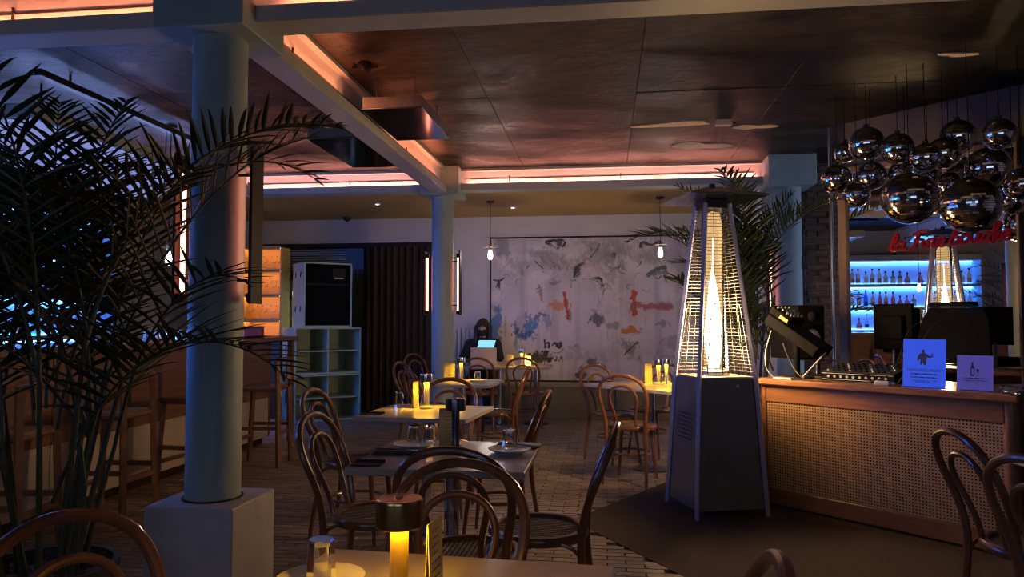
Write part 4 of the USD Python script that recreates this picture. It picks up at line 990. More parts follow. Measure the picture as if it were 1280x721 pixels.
fig = [[(-2.2, 2.4), (-1.9, 3.6), (-1.3, 4.6), (-.5, 4.9), (.5, 4.9), (1.4, 4.5), (2.4, 3.7), (3.6, 4.0), (3.6, 3.5), (2.4, 3.0), (1.3, 3.4), (1.2, .2), (.3, .2), (-.1, 1.6), (-.5, .2), (-1.1, .4), (-.9, 2.9), (-1.6, 2.2), (-2.0, 1.6)]]
obj('printed_figure', cat(on_card(fig[0], .295, -.005, .135, .0155), on_card([(.55 * math.cos(a), 5.6 + .75 * math.sin(a)) for a in np.arange(0, 2 * PI, .4)], .295, -.005, .135, .0155), on_card([(3.0, 4.1), (3.6, 4.1), (3.45, 4.9), (3.15, 4.9)], .295, -.005, .135, .0155)), 'card_ink', c1, smooth=False)
text_on(c1, 'PRODUCED WINE', .295, 0, .098, .0165)
def dashes(t, h, rows, m='card_ink', seed=1):
    r = np.random.default_rng(seed); ms = []
    for pz, w, hh in rows:
        x = -w / 2
        while x < w / 2:
            l = .006 + .02 * r.random(); ms.append(on_card([(x, -hh / 2), (min(x + l, w / 2), -hh / 2), (min(x + l, w / 2), hh / 2), (x, hh / 2)], h, 0, pz, 1.0)); x += l + .005
    obj('small_print', cat(*ms), m, t, smooth=False, kind='stuff')
dashes(c1, .295, [(.082, .15, .008), (.062, .15, .007), (.042, .14, .004), (.032, .09, .004)])
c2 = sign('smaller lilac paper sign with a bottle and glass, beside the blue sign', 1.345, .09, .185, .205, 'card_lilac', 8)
bot = [(-.7, 0), (.7, 0), (.7, 3.0), (.25, 4.0), (.25, 5.2), (-.25, 5.2), (-.25, 4.0), (-.7, 3.0)]
hole = Polygon(bot).difference(Polygon([(-.35, .6), (.45, .6), (.45, 2.8), (-.35, 2.8)]))
gls = Polygon([(1.2, 2.6), (2.4, 2.6), (2.1, 1.6), (1.9, 1.4), (1.9, .2), (2.3, 0), (1.3, 0), (1.7, .2), (1.7, 1.4), (1.4, 1.6)])
obj('printed_bottle', cat(on_card(hole, .205, -.012, .085, .0155), on_card(gls, .205, -.012, .085, .0155)), 'card_ink', c2, smooth=False)
dashes(c2, .205, [(.072, .11, .005), (.058, .12, .004), (.046, .09, .003)], seed=4)
# dark cabinet standing right of the booth
dc = thing('dark_cabinet', 'dark cabinet with black box on top right of the booth', 'cabinet', on_booth(1.90, .10, .004), -45)
obj('body', cbox(-.22, .30, 0, .5, 0, .78, .005), 'matte_black', dc, smooth=False); obj('door', cbox(-.21, .29, -.012, 0, .02, .76, .003), 'grey_plastic', dc, smooth=False)
obj('box_on_top', cbox(-.18, .25, .05, .4, .78, .95, .006), 'matte_black', dc, smooth=False)

# ================================================================== FAR WALL: PAINTING, BENCH, CURTAIN, FRIDGE, SPEAKER
PW, PH = 3.10, 2.02
NX, NZ = 480, 312
gx, gz = np.meshgrid(np.linspace(0, PW, NX), np.linspace(0, PH, NZ))
pp = np.stack([gx, gz, np.zeros_like(gx)], -1)
fb = lambda s, seed, o=4: meshkit.fbm(pp * np.array(s if np.ndim(s) else (s, s, 1.0)), o, seed)
col = np.array([0.64, 0.555, 0.60]) * (0.86 + 0.28 * fb(2.2, 1))[..., None]
col *= (1 - .22 * np.clip((fb((9, .8, 1), 2) - .55) * 5, 0, 1))[..., None]          # drips
def put(mask, c):
    global col
    m = np.clip(mask, 0, 1)[..., None]; col = col * (1 - m) + np.array(c) * m
grime = np.clip((fb(3.0, 3) - .50) * 5, 0, 1) * np.clip((gz - .9) / .7, 0, 1)
put(grime * .45, (0.26, 0.24, 0.23))
put(np.clip((fb(5.0, 4) - .56) * 7, 0, 1) * np.clip(1 - gz / .6, 0, 1) * .55, (0.22, 0.19, 0.16))
HF = fb((34, 22, 1), 200, 3); HF2 = fb((16, 40, 1), 201, 3)
def ell(cx, cz, rx, rz, seed, edge=3.0, s=7.0, a=0.0):
    dx, dz = gx - cx, gz - cz; ca, sa = math.cos(a), math.sin(a)
    u, v = (dx * ca + dz * sa) / rx, (-dx * sa + dz * ca) / rz
    d = np.sqrt(u * u + v * v) + (fb(s, seed) - .5) * 1.5 + (HF - .5) * 1.3 + (fb((s * 3, s * 2, 1), seed + 500, 2) - .5) * .8
    return np.clip((1 - d) * edge, 0, 1)
def stroke(pts, w, c, seed, k=1.0):
    q = spline(pts, 60) if len(pts) > 2 else np.linspace(pts[0], pts[1], 60)
    d = np.full(gx.shape, 9.0)
    for x, z_ in q: d = np.minimum(d, (gx - x) ** 2 + (gz - z_) ** 2)
    d = np.sqrt(d) / w + (fb(11.0, seed) - .5) * 1.6 + (HF2 - .5) * 1.2
    put(np.clip((1 - d) * 3, 0, 1) * k, c)
# image crop coordinates (left 50..937 wide, top 75, bottom 700 of the enlarged photograph) to metres on the canvas
c2m = lambda x, y: ((x - 52) / 885 * 3.10 * .985, (1 - (y - 75) / 640) * PH)
def E_(x, y, rx, ry, c, seed, k=1.0, edge=3.0, s=7.0, a=0.0): cx, cz = c2m(x, y); put(ell(cx, cz, rx / 285, ry / 310, seed, edge, s, a) * k, c)
def S_(pts, w, c, seed, k=1.0): stroke([c2m(*p) for p in pts], w / 285, c, seed, k)
BLK, BLU, RED, ORG, GRY = (0.035, 0.035, 0.045), (0.085, 0.21, 0.46), (0.50, 0.07, 0.04), (0.58, 0.20, 0.05), (0.20, 0.21, 0.23)
E_(95, 110, 40, 60, GRY, 10, .7, 2); E_(500, 130, 160, 90, (.27, .26, .25), 11, .55, 1.5); E_(760, 140, 140, 75, (.27, .26, .26), 12, .5, 1.5); E_(560, 190, 60, 120, (.27, .27, .28), 13, .45, 1.5)
E_(350, 170, 60, 60, (.44, .34, .29), 14, .6, 2); E_(460, 230, 70, 60, (.45, .35, .30), 15, .6, 2); E_(620, 400, 120, 60, (.52, .42, .42), 16, .6, 2)
E_(70, 480, 26, 110, BLU, 20, .95, 3); E_(205, 470, 50, 62, BLU, 21, .95, 4, 5); E_(175, 495, 40, 25, (.04, .09, .22), 22, .9); E_(75, 395, 20, 30, (.15, .22, .35), 23, .7); E_(155, 560, 8, 50, BLU, 24, .7); E_(285, 440, 24, 40, (.14, .20, .33), 25, .6); E_(110, 480, 6, 50, BLU, 26, .5)
E_(170, 440, 22, 45, (.50, .44, .47), 27, .9)
S_([(355, 322), (362, 370), (372, 435)], 8, RED, 30); E_(375, 405, 14, 34, (.30, .05, .05), 31, .8); E_(330, 380, 34, 20, ORG, 32, .75); S_([(258, 315), (265, 360)], 7, (.45, .16, .10), 33, .8)
S_([(640, 325), (636, 380), (641, 420)], 12, RED, 34); S_([(640, 378), (700, 384), (780, 382)], 15, (.42, .06, .06), 35, .85); E_(760, 378, 40, 18, (.33, .14, .15), 36, .5)
S_([(590, 488), (610, 498), (630, 486), (650, 498), (665, 486)], 13, ORG, 37)
S_([(280, 95), (320, 85), (360, 95), (350, 112), (300, 108), (285, 96)], 6, BLK, 40); E_(340, 95, 26, 18, BLK, 41, .85)
S_([(460, 110), (480, 140), (500, 105)], 5, BLK, 42, .9); S_([(480, 140), (465, 165)], 4, BLK, 43, .8); E_(405, 225, 16, 32, BLK, 44, .9, 3, 9); S_([(400, 250), (412, 205), (440, 190)], 6, BLK, 45, .9)
S_([(470, 258), (500, 262), (512, 290)], 7, BLK, 46); S_([(390, 268), (430, 262), (492, 270), (490, 385)], 2.5, (.2, .2, .2), 47, .8); E_(545, 155, 22, 10, BLK, 48, .8)
S_([(665, 120), (672, 100), (715, 110), (740, 98), (750, 108)], 6, BLK, 49, .9); E_(670, 120, 12, 22, BLK, 50, .8); S_([(695, 250), (730, 222), (765, 212)], 9, (.06, .07, .07), 51, .9); E_(735, 235, 40, 16, (.12, .15, .15), 52, .8)
E_(80, 280, 12, 22, BLK, 53, .95); S_([(62, 262), (90, 265), (105, 255)], 4, BLK, 54, .9); S_([(235, 180), (265, 210)], 4, BLK, 55, .8); S_([(205, 200), (200, 215)], 4, BLK, 56, .8); S_([(240, 130), (320, 210), (410, 200)], 2, (.15, .14, .14), 57, .5)
E_(485, 435, 30, 30, (.07, .07, .08), 58, .85, 2); E_(555, 470, 30, 14, GRY, 59, .7); E_(745, 458, 36, 16, (.18, .2, .24), 60, .75)
S_([(274, 535), (276, 568)], 5, BLK, 61); S_([(276, 552), (292, 548), (292, 568)], 5, BLK, 62); S_([(305, 560), (318, 552), (330, 565), (342, 548)], 6, BLK, 63); E_(335, 555, 16, 14, BLK, 64, .8); E_(405, 560, 14, 8, GRY, 65, .7)
E_(275, 618, 58, 30, (.03, .028, .022), 66, .98, 3, 9); E_(240, 620, 30, 26, (.10, .08, .03), 67, .8); E_(620, 575, 55, 45, (.15, .15, .15), 68, .7, 2); S_([(650, 545), (625, 570), (600, 600)], 5, BLK, 69, .8); E_(462, 632, 26, 12, BLK, 70, .8); S_([(480, 640), (520, 655)], 6, BLK, 71, .9); E_(425, 690, 22, 26, BLK, 72, .85); E_(800, 545, 50, 26, (.27, .25, .25), 73, .6); E_(860, 220, 40, 80, (.27, .26, .27), 74, .5, 2)
for i in range(70):
    r = np.random.default_rng(300 + i); x = 60 + 860 * r.random(); y = 85 + (230 if i % 3 else 560) * r.random(); a = r.random() * 6.3; L = 12 + 38 * r.random()
    g_ = .05 + .22 * r.random()
    S_([(x, y), (x + L * math.cos(a) * .5 + 8 * r.normal(), y + L * math.sin(a) * .5 + 8 * r.normal()), (x + L * math.cos(a), y + L * math.sin(a))], 1.5 + 3.5 * r.random() ** 2, (g_, g_, g_ * 1.05), 400 + i, .45 + .5 * r.random())
for i in range(26):
    r = np.random.default_rng(700 + i); x = 60 + 860 * r.random(); y = 90 + (190 if i % 2 else 580) * r.random()
    E_(x, y, 20 + 50 * r.random(), 14 + 34 * r.random(), (.30, .27, .28) if i % 3 else (.72, .66, .70), 720 + i, .55, 1.6, 12)
for i in range(14):
    r = np.random.default_rng(90 + i); x = 60 + 860 * r.random(); y = 130 + 350 * r.random(); S_([(x, y), (x + 4 * r.normal(), y + 60 + 80 * r.random())], 1.6, (.27, .25, .26), 91 + i, .55)
pt = thing('abstract_painting', 'big abstract painting with black, blue, red and orange marks on the far wall', 'painting', (-1.63, 10.46, .49))
v = np.c_[gx.ravel(), np.zeros(gx.size), gz.ravel()]
ii = np.arange(NX * NZ).reshape(NZ, NX)
quads = np.stack([ii[:-1, :-1], ii[:-1, 1:], ii[1:, 1:], ii[1:, :-1]], -1).reshape(-1, 4)
cv = obj('canvas', (v, quads), 'painting', pt, smooth=False)
UsdGeom.PrimvarsAPI(cv).CreatePrimvar('paint', Sdf.ValueTypeNames.Color3fArray, 'vertex').Set(Vt.Vec3fArray.FromNumpy(np.clip(col, 0, 1).reshape(-1, 3).astype(np.float32)))
obj('stretcher', box(0.003, PW - .003, .002, .036, .003, PH - .003), 'frame_wood', pt, smooth=False)
for q in ((-.022, 0, -.022, PH + .022), (PW, PW + .022, -.022, PH + .022)): obj('frame_strip', box(q[0], q[1], -.008, .034, q[2], q[3]), 'lamp_housing', pt, smooth=False)
for z0_ in (-.022, PH): obj('frame_strip', box(0, PW, -.008, .034, z0_, z0_ + .022), 'lamp_housing', pt, smooth=False)
bn = thing('wall_bench', 'low olive bench along the far wall under the painting', 'bench', (-1.62, 10.0, .004))
mat('bench_paint', (.20, .17, .09), .55, var=(.17, .14, .075), vscale=4, coords='world'); mat('bench_top', (.30, .24, .15), .5)
obj('bench_top', cbox(0, 3.3, 0, .45, .43, .465, .006), 'bench_top', bn, smooth=False)
for i in range(4): obj('front_panel', cbox(.02 + i * .815, .02 + i * .815 + .810, .03, .05, .0, .43, .003), 'bench_paint', bn, smooth=False)
rd = thing('radiator', 'pale ribbed radiator on the far wall behind the person', 'radiator', (-2.24, 10.40, .25))
for i in range(9): obj('rib', cbox(i * .062, i * .062 + .05, 0, .07, 0, .98, .012), 'plaster', rd, smooth=False)
for z in (.03, .93): obj('header_pipe', bar((0, .04, z), (.55, .04, z), .016, 10), 'plaster', rd)
obj('foot_pipe', bar((.02, .04, -.25), (.02, .04, .02), .012, 8), 'plaster', rd)

# curtain: a folded sheet, each fold a real wave of the cloth
cu = thing('curtain', 'dark brown full-length curtain beside the speaker', 'curtain', (-3.50, 10.36, 0))
n = 240; xx = np.linspace(0, 1.05, n); yy = .035 * np.sin(xx * 2 * PI / .098) + .012 * np.sin(xx * 2 * PI / .27 + 1)
ring = np.r_[np.c_[xx, yy], np.c_[xx[::-1], yy[::-1] + .006]]
obj('cloth', prism(ring, .02, 2.41), 'curtain_cloth', cu, smooth=40)
obj('curtain_rail', cbox(-.15, 1.06, -.03, .03, 2.405, 2.43, .003), 'lamp_housing', cu, smooth=False)
dp = thing('wall_screen', 'tall dark glossy panel between the fridge and the curtain', 'panel', (-3.78, 10.40, 0))
obj('panel', cbox(0, .27, 0, .04, .0, 2.40, .004), 'fridge_frame', dp, smooth=False); obj('skirting', cbox(0, .27, -.01, 0, .02, .12, .002), 'lamp_housing', dp, smooth=False)
# louvre and fridge in the recess
lv = thing('vent_louvre', 'metal louvre grille above the bottle fridge', 'vent', (-5.0, 10.72, 2.10))
for i in range(9): obj('slat', rot(cbox(0, 1.2, -.012, .012, .006 + i * .036, .030 + i * .036, .002), 0, (1, 0, 0)), 'louvre_metal', lv, smooth=False)
for x in (-.03, 1.2): obj('frame_side', cbox(x, x + .03, -.02, .03, 0, .34, .003), 'louvre_metal', lv, smooth=False)
obj('back_plate', box(-.02, 1.22, .03, .04, 0, .34), 'ink', lv, smooth=False)
fg = thing('bottle_fridge', 'tall glass door fridge full of bottles behind the loudspeaker', 'fridge', (-5.0, 10.72, .004))
FW = 1.22
obj('body', cat(box(0, FW, .50, .54, .02, 2.05), box(0, .04, 0, .5, .02, 2.05), box(FW - .04, FW, 0, .5, .02, 2.05), box(.04, FW - .04, 0, .5, .02, .14), box(.04, FW - .04, 0, .5, 1.97, 2.05)), 'fridge_frame', fg, smooth=False)
mat('fridge_inner', (.6, .62, .55), .4)
obj('inner_back', box(.04, FW - .04, .485, .499, .14, 1.97), 'fridge_inner', fg, smooth=False)
for i in range(5): obj('shelf', box(.045, FW - .045, .06, .48, .42 + i * .31, .43 + i * .31), 'brushed_steel', fg, smooth=False)
for x in (.05, .60, 1.155): obj('light_strip', box(x, x + .018, .05, .07, .2, 1.9), 'fridge_led', fg, smooth=False)
for a, b in ((.02, FW / 2 - .004), (FW / 2 + .004, FW - .02)):
    d = obj('door', cat(box(a, a + .05, -.035, -.005, .12, 2.0), box(b - .05, b, -.035, -.005, .12, 2.0), box(a + .05, b - .05, -.035, -.005, .12, .18), box(a + .05, b - .05, -.035, -.005, 1.94, 2.0)), 'fridge_frame', fg, smooth=False)
    obj('pane', box(a + .05, b - .05, -.024, -.018, .18, 1.94), 'clear_pane', d, smooth=False)
    obj('handle', bar((b - .03 if a < .3 else a + .03, -.05, .9), (b - .03 if a < .3 else a + .03, -.05, 1.3), .008, 8), 'chrome', d)
for s in range(5):
    for i in range(9):
        if i in (4,): continue
        k = [0, 2, 3, 0, 2][(s + i) % 5] if s < 4 else [5, 1, 5, 6][i % 4]; (kd, g), mk = kinds[k]
        mk((-5.0 + .10 + i * .125, 10.72 + .16, .004 + .43 + s * .31 + .002), 0, f'{word[kd]} {g} bottle in the fridge, {ordn[i]} from left on shelf {["one", "two", "three", "four", "five"][s]} from below', 'bottles in the fridge')
# speaker stack
MR = 40
cs = (-3.83, 9.62)
def crate(z, lab):
    t = thing('speaker_cabinet', lab, 'cabinet', (*cs, z), MR)
    w, d, h, k = .90, .58, .615, .022
    for x in (-w / 2, w / 2 - k): obj('side_board', cbox(x, x + k, -d / 2, d / 2, 0, h, .003), 'mint_paint', t, smooth=False)
    for z0 in (0, h - k): obj('top_board' if z0 else 'bottom_board', cbox(-w / 2 + k, w / 2 - k, -d / 2, d / 2, z0, z0 + k, .003), 'mint_paint', t, smooth=False)
    obj('back_board', box(-w / 2 + k, w / 2 - k, d / 2 - .02, d / 2 - .002, k, h - k), 'mint_paint', t, smooth=False)
    obj('divider', cbox(-.009, .009, -d / 2 + .02, d / 2 - .02, k, h - k, .002), 'mint_paint', t, smooth=False)
    for a, b in ((-w / 2 + k, -.009), (.009, w / 2 - k)): obj('shelf', cbox(a, b, -d / 2 + .02, d / 2 - .02, h / 2 - .012, h / 2 + .006, .002), 'mint_paint', t, smooth=False)
    for y in (-.12, .12): obj('hand_slot', cbox(-w / 2 - .002, -w / 2 + .004, y - .012, y + .012, h * .3, h * .62, .0015), 'ink', t, smooth=False)
crate(.004, 'pale green open cabinet with four compartments, lower one of the stack')
crate(.624, 'pale green open cabinet with four compartments, upper one under the loudspeaker')
sp = thing('pa_loudspeaker', 'pale green loudspeaker with black front on top of the green cabinets', 'loudspeaker', (*cs, 1.244), MR)
sw, sd, sh, k = .66, .50, .86, .022
for x in (-sw / 2, sw / 2 - k): obj('side_board', cbox(x, x + k, -sd / 2, sd / 2, 0, sh, .003), 'mint_paint', sp, smooth=False)
for z0 in (0, sh - k): obj('top_board' if z0 else 'bottom_board', cbox(-sw / 2 + k, sw / 2 - k, -sd / 2, sd / 2, z0, z0 + k, .003), 'mint_paint', sp, smooth=False)
obj('back_board', box(-sw / 2 + k, sw / 2 - k, sd / 2 - .02, sd / 2 - .002, k, sh - k), 'mint_paint', sp, smooth=False)
obj('front_grille', box(-sw / 2 + k, sw / 2 - k, -sd / 2 + .03, -sd / 2 + .05, k, sh - k), 'black_mesh', sp, smooth=False)
obj('horn_bar', cbox(-sw / 2 + k, sw / 2 - k, -sd / 2 + .012, -sd / 2 + .03, .555, .58, .003), 'black_plastic', sp, smooth=False)
obj('horn_mouth', cbox(.06, .24, -sd / 2 + .014, -sd / 2 + .03, .63, .79, .006), 'black_plastic', sp, smooth=False); obj('name_plate', box(.09, .21, -sd / 2 + .010, -sd / 2 + .0145, .645, .665), 'light_plastic', sp, smooth=False)
cn = obj('woofer', mv(rot(lathe([(0, .02), (.05, .03), (.21, .006), (.23, .006), (.23, 0), (0, 0)], 32), 90, (1, 0, 0)), 0, -sd / 2 + .03, .29), 'black_mesh', sp)
for y in (-.10, .12):
    for z in (.24, .70): obj('hand_slot', rot(cbox(-sw / 2 - .002, -sw / 2 + .004, y - .022, y + .022, z - .04, z + .04, .0015), 25, (1, 0, 0), (0, y, z)), 'ink', sp, smooth=False)

# amber lit glass shelves
an = thing('glass_cabinet', 'warm lit wooden wall shelves with glasses right of the near column', 'shelving', (-4.98, 9.62, 0))
AW = .56
for x in (0, AW - .02): obj('side_board', cbox(x, x + .02, 0, .30, .6, 2.36, .002), 'oak_shelf', an, smooth=False)
obj('base_cabinet', cbox(-.2, AW, .0, .32, .0, 1.12, .004), 'bar_wood', an, smooth=False)
obj('back_panel', box(0, AW, .28, .30, 1.12, 2.36), 'oak_shelf', an, smooth=False)
obj('top_board', cbox(0, AW, 0, .30, 2.34, 2.36, .002), 'oak_shelf', an, smooth=False)
for z in (1.36, 1.70, 2.04):
    obj('shelf', cbox(.02, AW - .02, .0, .28, z - .02, z, .002), 'oak_shelf', an, smooth=False)
for z in (1.70, 2.04, 2.36, 1.36): obj('shelf_lip', cbox(.02, AW - .02, -.006, .0, z - .045, z, .002), 'oak_shelf', an, smooth=False)
for z in ():
    pass
for z in (1.68, 2.02, 2.34): obj('light_strip', box(.03, AW - .03, .012, .030, z - .018, z - .004), 'amber_led', an, smooth=False)
obj('light_strip', box(.03, AW - .03, .012, .030, 1.322, 1.336), 'amber_led', an, smooth=False)
def build_wineglass(loc, rz, lab, group):
    t = thing('wine_glass', lab, 'glass', loc, rz, group)
    obj('bowl', lathe([(0, .09), (.02, .095), (.036, .125), (.034, .185), (.032, .185), (.034, .125), (.018, .099), (0, .094)], 16), 'glass', t)
    obj('stem', lathe([(0, 0), (.034, .001), (.033, .004), (.005, .010), (.004, .09), (0, .092)], 14), 'glass', t)
    return t
wineglass = Maker(build_wineglass)
for s, z in enumerate((1.36, 1.70, 2.04)):
    for i in range(5): wineglass((-4.98 + .08 + i * .10, 9.62 + .10 + .05 * (i % 2), z + .001), 0, f'wine glass, {ordn[i]} from left on the {["lowest", "middle", "highest"][s]} warm lit shelf', 'glasses on the warm lit shelves')

# ================================================================== THE PERSON BEHIND THE LAPTOP
def capsule_chain(*segs):
    """segs: (p, r, q, s) bones; hulls of spheres joined into one surface."""
    parts = []
    for p, r, q, s in segs:
        a = m3.Manifold.sphere(r, 24).translate(tuple(map(float, p))); b = m3.Manifold.sphere(s, 24).translate(tuple(map(float, q)))
        parts.append(m3.Manifold.batch_hull([a, b]))
    return m3.Manifold.batch_boolean(parts, m3.OpType.Add)
def smooth_mesh(man, L=.015, it=8):
    man = man.refine_to_length(L); m = man.to_mesh(); t = trimesh.Trimesh(m.vert_properties[:, :3], m.tri_verts, process=True)
    trimesh.smoothing.filter_taubin(t, lamb=.5, nu=.53, iterations=it); return t
pe = thing('person', 'person in black with long dark hair and black face mask sitting behind the laptop', 'person', (-1.70, 10.18, .026), 0)
hz = 1.20
J = dict(hipL=(-.10, 0, .56), hipR=(.10, 0, .56), waist=(0, .02, .70), chest=(0, .0, .90), neck=(0, -.02, 1.03), shL=(-.185, .0, .975), shR=(.185, .0, .975), elL=(-.26, -.14, .80), elR=(.26, -.16, .80), wrL=(-.09, -.33, .815), wrR=(.15, -.33, .83),
         knL=(-.12, -.42, .50), knR=(.12, -.42, .50), anL=(-.12, -.44, .09), anR=(.12, -.44, .09), toL=(-.13, -.58, .04), toR=(.13, -.58, .04))
cl = capsule_chain((J['hipL'], .105, J['hipR'], .105), (J['hipL'], .10, J['waist'], .13), (J['hipR'], .10, J['waist'], .13), (J['waist'], .13, J['chest'], .145), (J['chest'], .14, J['shL'], .075), (J['chest'], .14, J['shR'], .075), (J['chest'], .10, J['neck'], .062), (J['shL'], .075, J['shR'], .075),
    (J['shL'], .073, J['elL'], .056), (J['shR'], .073, J['elR'], .056), (J['elL'], .056, J['wrL'], .040), (J['elR'], .056, J['wrR'], .040),
    (J['hipL'], .095, J['knL'], .068), (J['hipR'], .095, J['knR'], .068), (J['knL'], .066, J['anL'], .045), (J['knR'], .066, J['anR'], .045), (J['anL'], .045, J['toL'], .036), (J['anR'], .045, J['toR'], .036))
obj('body', smooth_mesh(cl, .02), 'black_cloth', pe, smooth=True, label='black clothing over the whole body')
H = np.array([0, -.035, hz])
hd = capsule_chain(((0, -.005, hz - .17), .05, (0, -.012, hz - .10), .052)) + m3.Manifold.sphere(1.0, 48).scale((.074, .092, .112)).translate(tuple(H)) + capsule_chain((H + (0, -.05, -.055), .046, H + (0, -.045, -.085), .028)) \
    + capsule_chain((H + (0, -.090, .0), .008, H + (0, -.106, -.022), .012)) + m3.Manifold.sphere(1.0, 16).scale((.01, .018, .028)).translate(tuple(H + (-.075, .01, -.01))) + m3.Manifold.sphere(1.0, 16).scale((.01, .018, .028)).translate(tuple(H + (.075, .01, -.01)))
head = obj('head', smooth_mesh(hd, .010, 5), 'skin', pe, smooth=True)
for s in (-1, 1):
    obj('eye', mv(trimesh.creation.icosphere(2, .0125), *(H + (s * .030, -.076, .008))), 'white_ceramic', head, smooth=True)
    obj('iris', mv(trimesh.creation.icosphere(2, .0065), *(H + (s * .030, -.0855, .006))), 'hair', head, smooth=True)
    obj('eyebrow', tube([H + (s * .014, -.089, .026), H + (s * .032, -.087, .031), H + (s * .050, -.075, .026)], .004, 6), 'hair', head)
mk_ = m3.Manifold.sphere(1.0, 48).scale((.071, .078, .058)).translate(tuple(H + (0, -.040, -.055))) + capsule_chain((H + (0, -.100, -.028), .014, H + (0, -.105, -.06), .016))
mk_ = mk_.trim_by_plane((0, -1, 0), float(-(H[1] - .028))).trim_by_plane((0, 0, -1), float(-(H[2] - .016)))
obj('face_mask', smooth_mesh(mk_, .010, 4), 'black_cloth', head, smooth=True, label='black face mask')
hair = m3.Manifold.sphere(1.0, 48).scale((.098, .112, .125)).translate(tuple(H + (0, .020, .018)))
hair += capsule_chain((H + (-.085, .01, .02), .036, H + (-.105, -.02, -.20), .030), (H + (.085, .01, .02), .036, H + (.105, -.02, -.20), .030), (H + (-.06, .07, .02), .06, H + (-.07, .08, -.24), .05), (H + (.06, .07, .02), .06, H + (.07, .08, -.24), .05), (H + (0, .08, .02), .06, H + (0, .09, -.24), .05))
hair -= m3.Manifold.sphere(1.0, 40).scale((.064, .10, .098)).translate(tuple(H + (0, -.085, -.035)))
fr_ = [capsule_chain((H + (x, -.07, .095 - abs(x) * .3), .020, H + (x * 1.15, -.098, .040 - abs(x) * .1), .010)) for x in (-.055, -.037, -.018, 0, .018, .037, .055)]
hair = hair + m3.Manifold.batch_boolean(fr_, m3.OpType.Add)
obj('hair', smooth_mesh(hair, .012, 4), 'hair', pe, smooth=True, label='long dark hair with a fringe')
def hand(w, sgn):
    w = np.array(w, float); d = np.array([.03 * -sgn, -.06, .012]); c = w + d
    segs = [(w, .028, c, .032), (w + (sgn * .012, -.01, 0), .024, c + (sgn * .026, -.012, 0), .018), (c, .03, c + (-sgn * .02, -.02, .004), .016)]
    for i, off in enumerate((-.027, -.009, .009, .027)):
        a = c + (off, -.018, .004); L = [.030, .036, .033, .026][i]
        b = a + (0, -L * .7, .012); e = b + (0, -L * .35, -.014 + .02)
        segs += [(a, .0095, b, .009), (b, .009, e, .0075)]
    a = c + (-sgn * .034, .012, .004); b = a + (-sgn * .012, -.022, .016); e = b + (sgn * .004, -.02, .010)
    segs += [(a, .011, b, .0095), (b, .0095, e, .008)]
    return smooth_mesh(capsule_chain(*segs), .006, 3)
obj('hand', hand(J['wrL'], -1), 'skin', pe, smooth=True); obj('hand', hand(J['wrR'], 1), 'skin', pe, smooth=True)
mat('lit_sheet', (.30, .62, .75), .5, emit=((.20, .60, .85), .22))
tb = thing('tablet', 'light blue glowing tablet screen held above the laptop', 'tablet', (-1.59, 9.72, .91), 4)
obj('shell', hull([(x + .035 * t, y, z) for t, y0, z in ((0, 0, 0), (1, .07, .165)) for x in (-.135, .10) for y in (y0, y0 + .008)]), 'grey_plastic', tb, smooth=False)
obj('screen', hull([(x + .035 * t, y, z) for t, y0, z in ((.04, .0008, .006), (.96, .0652, .159)) for x in (-.130, .095) for y in (y0 - .0005, y0 + .002)]), 'lit_sheet', tb, smooth=False)

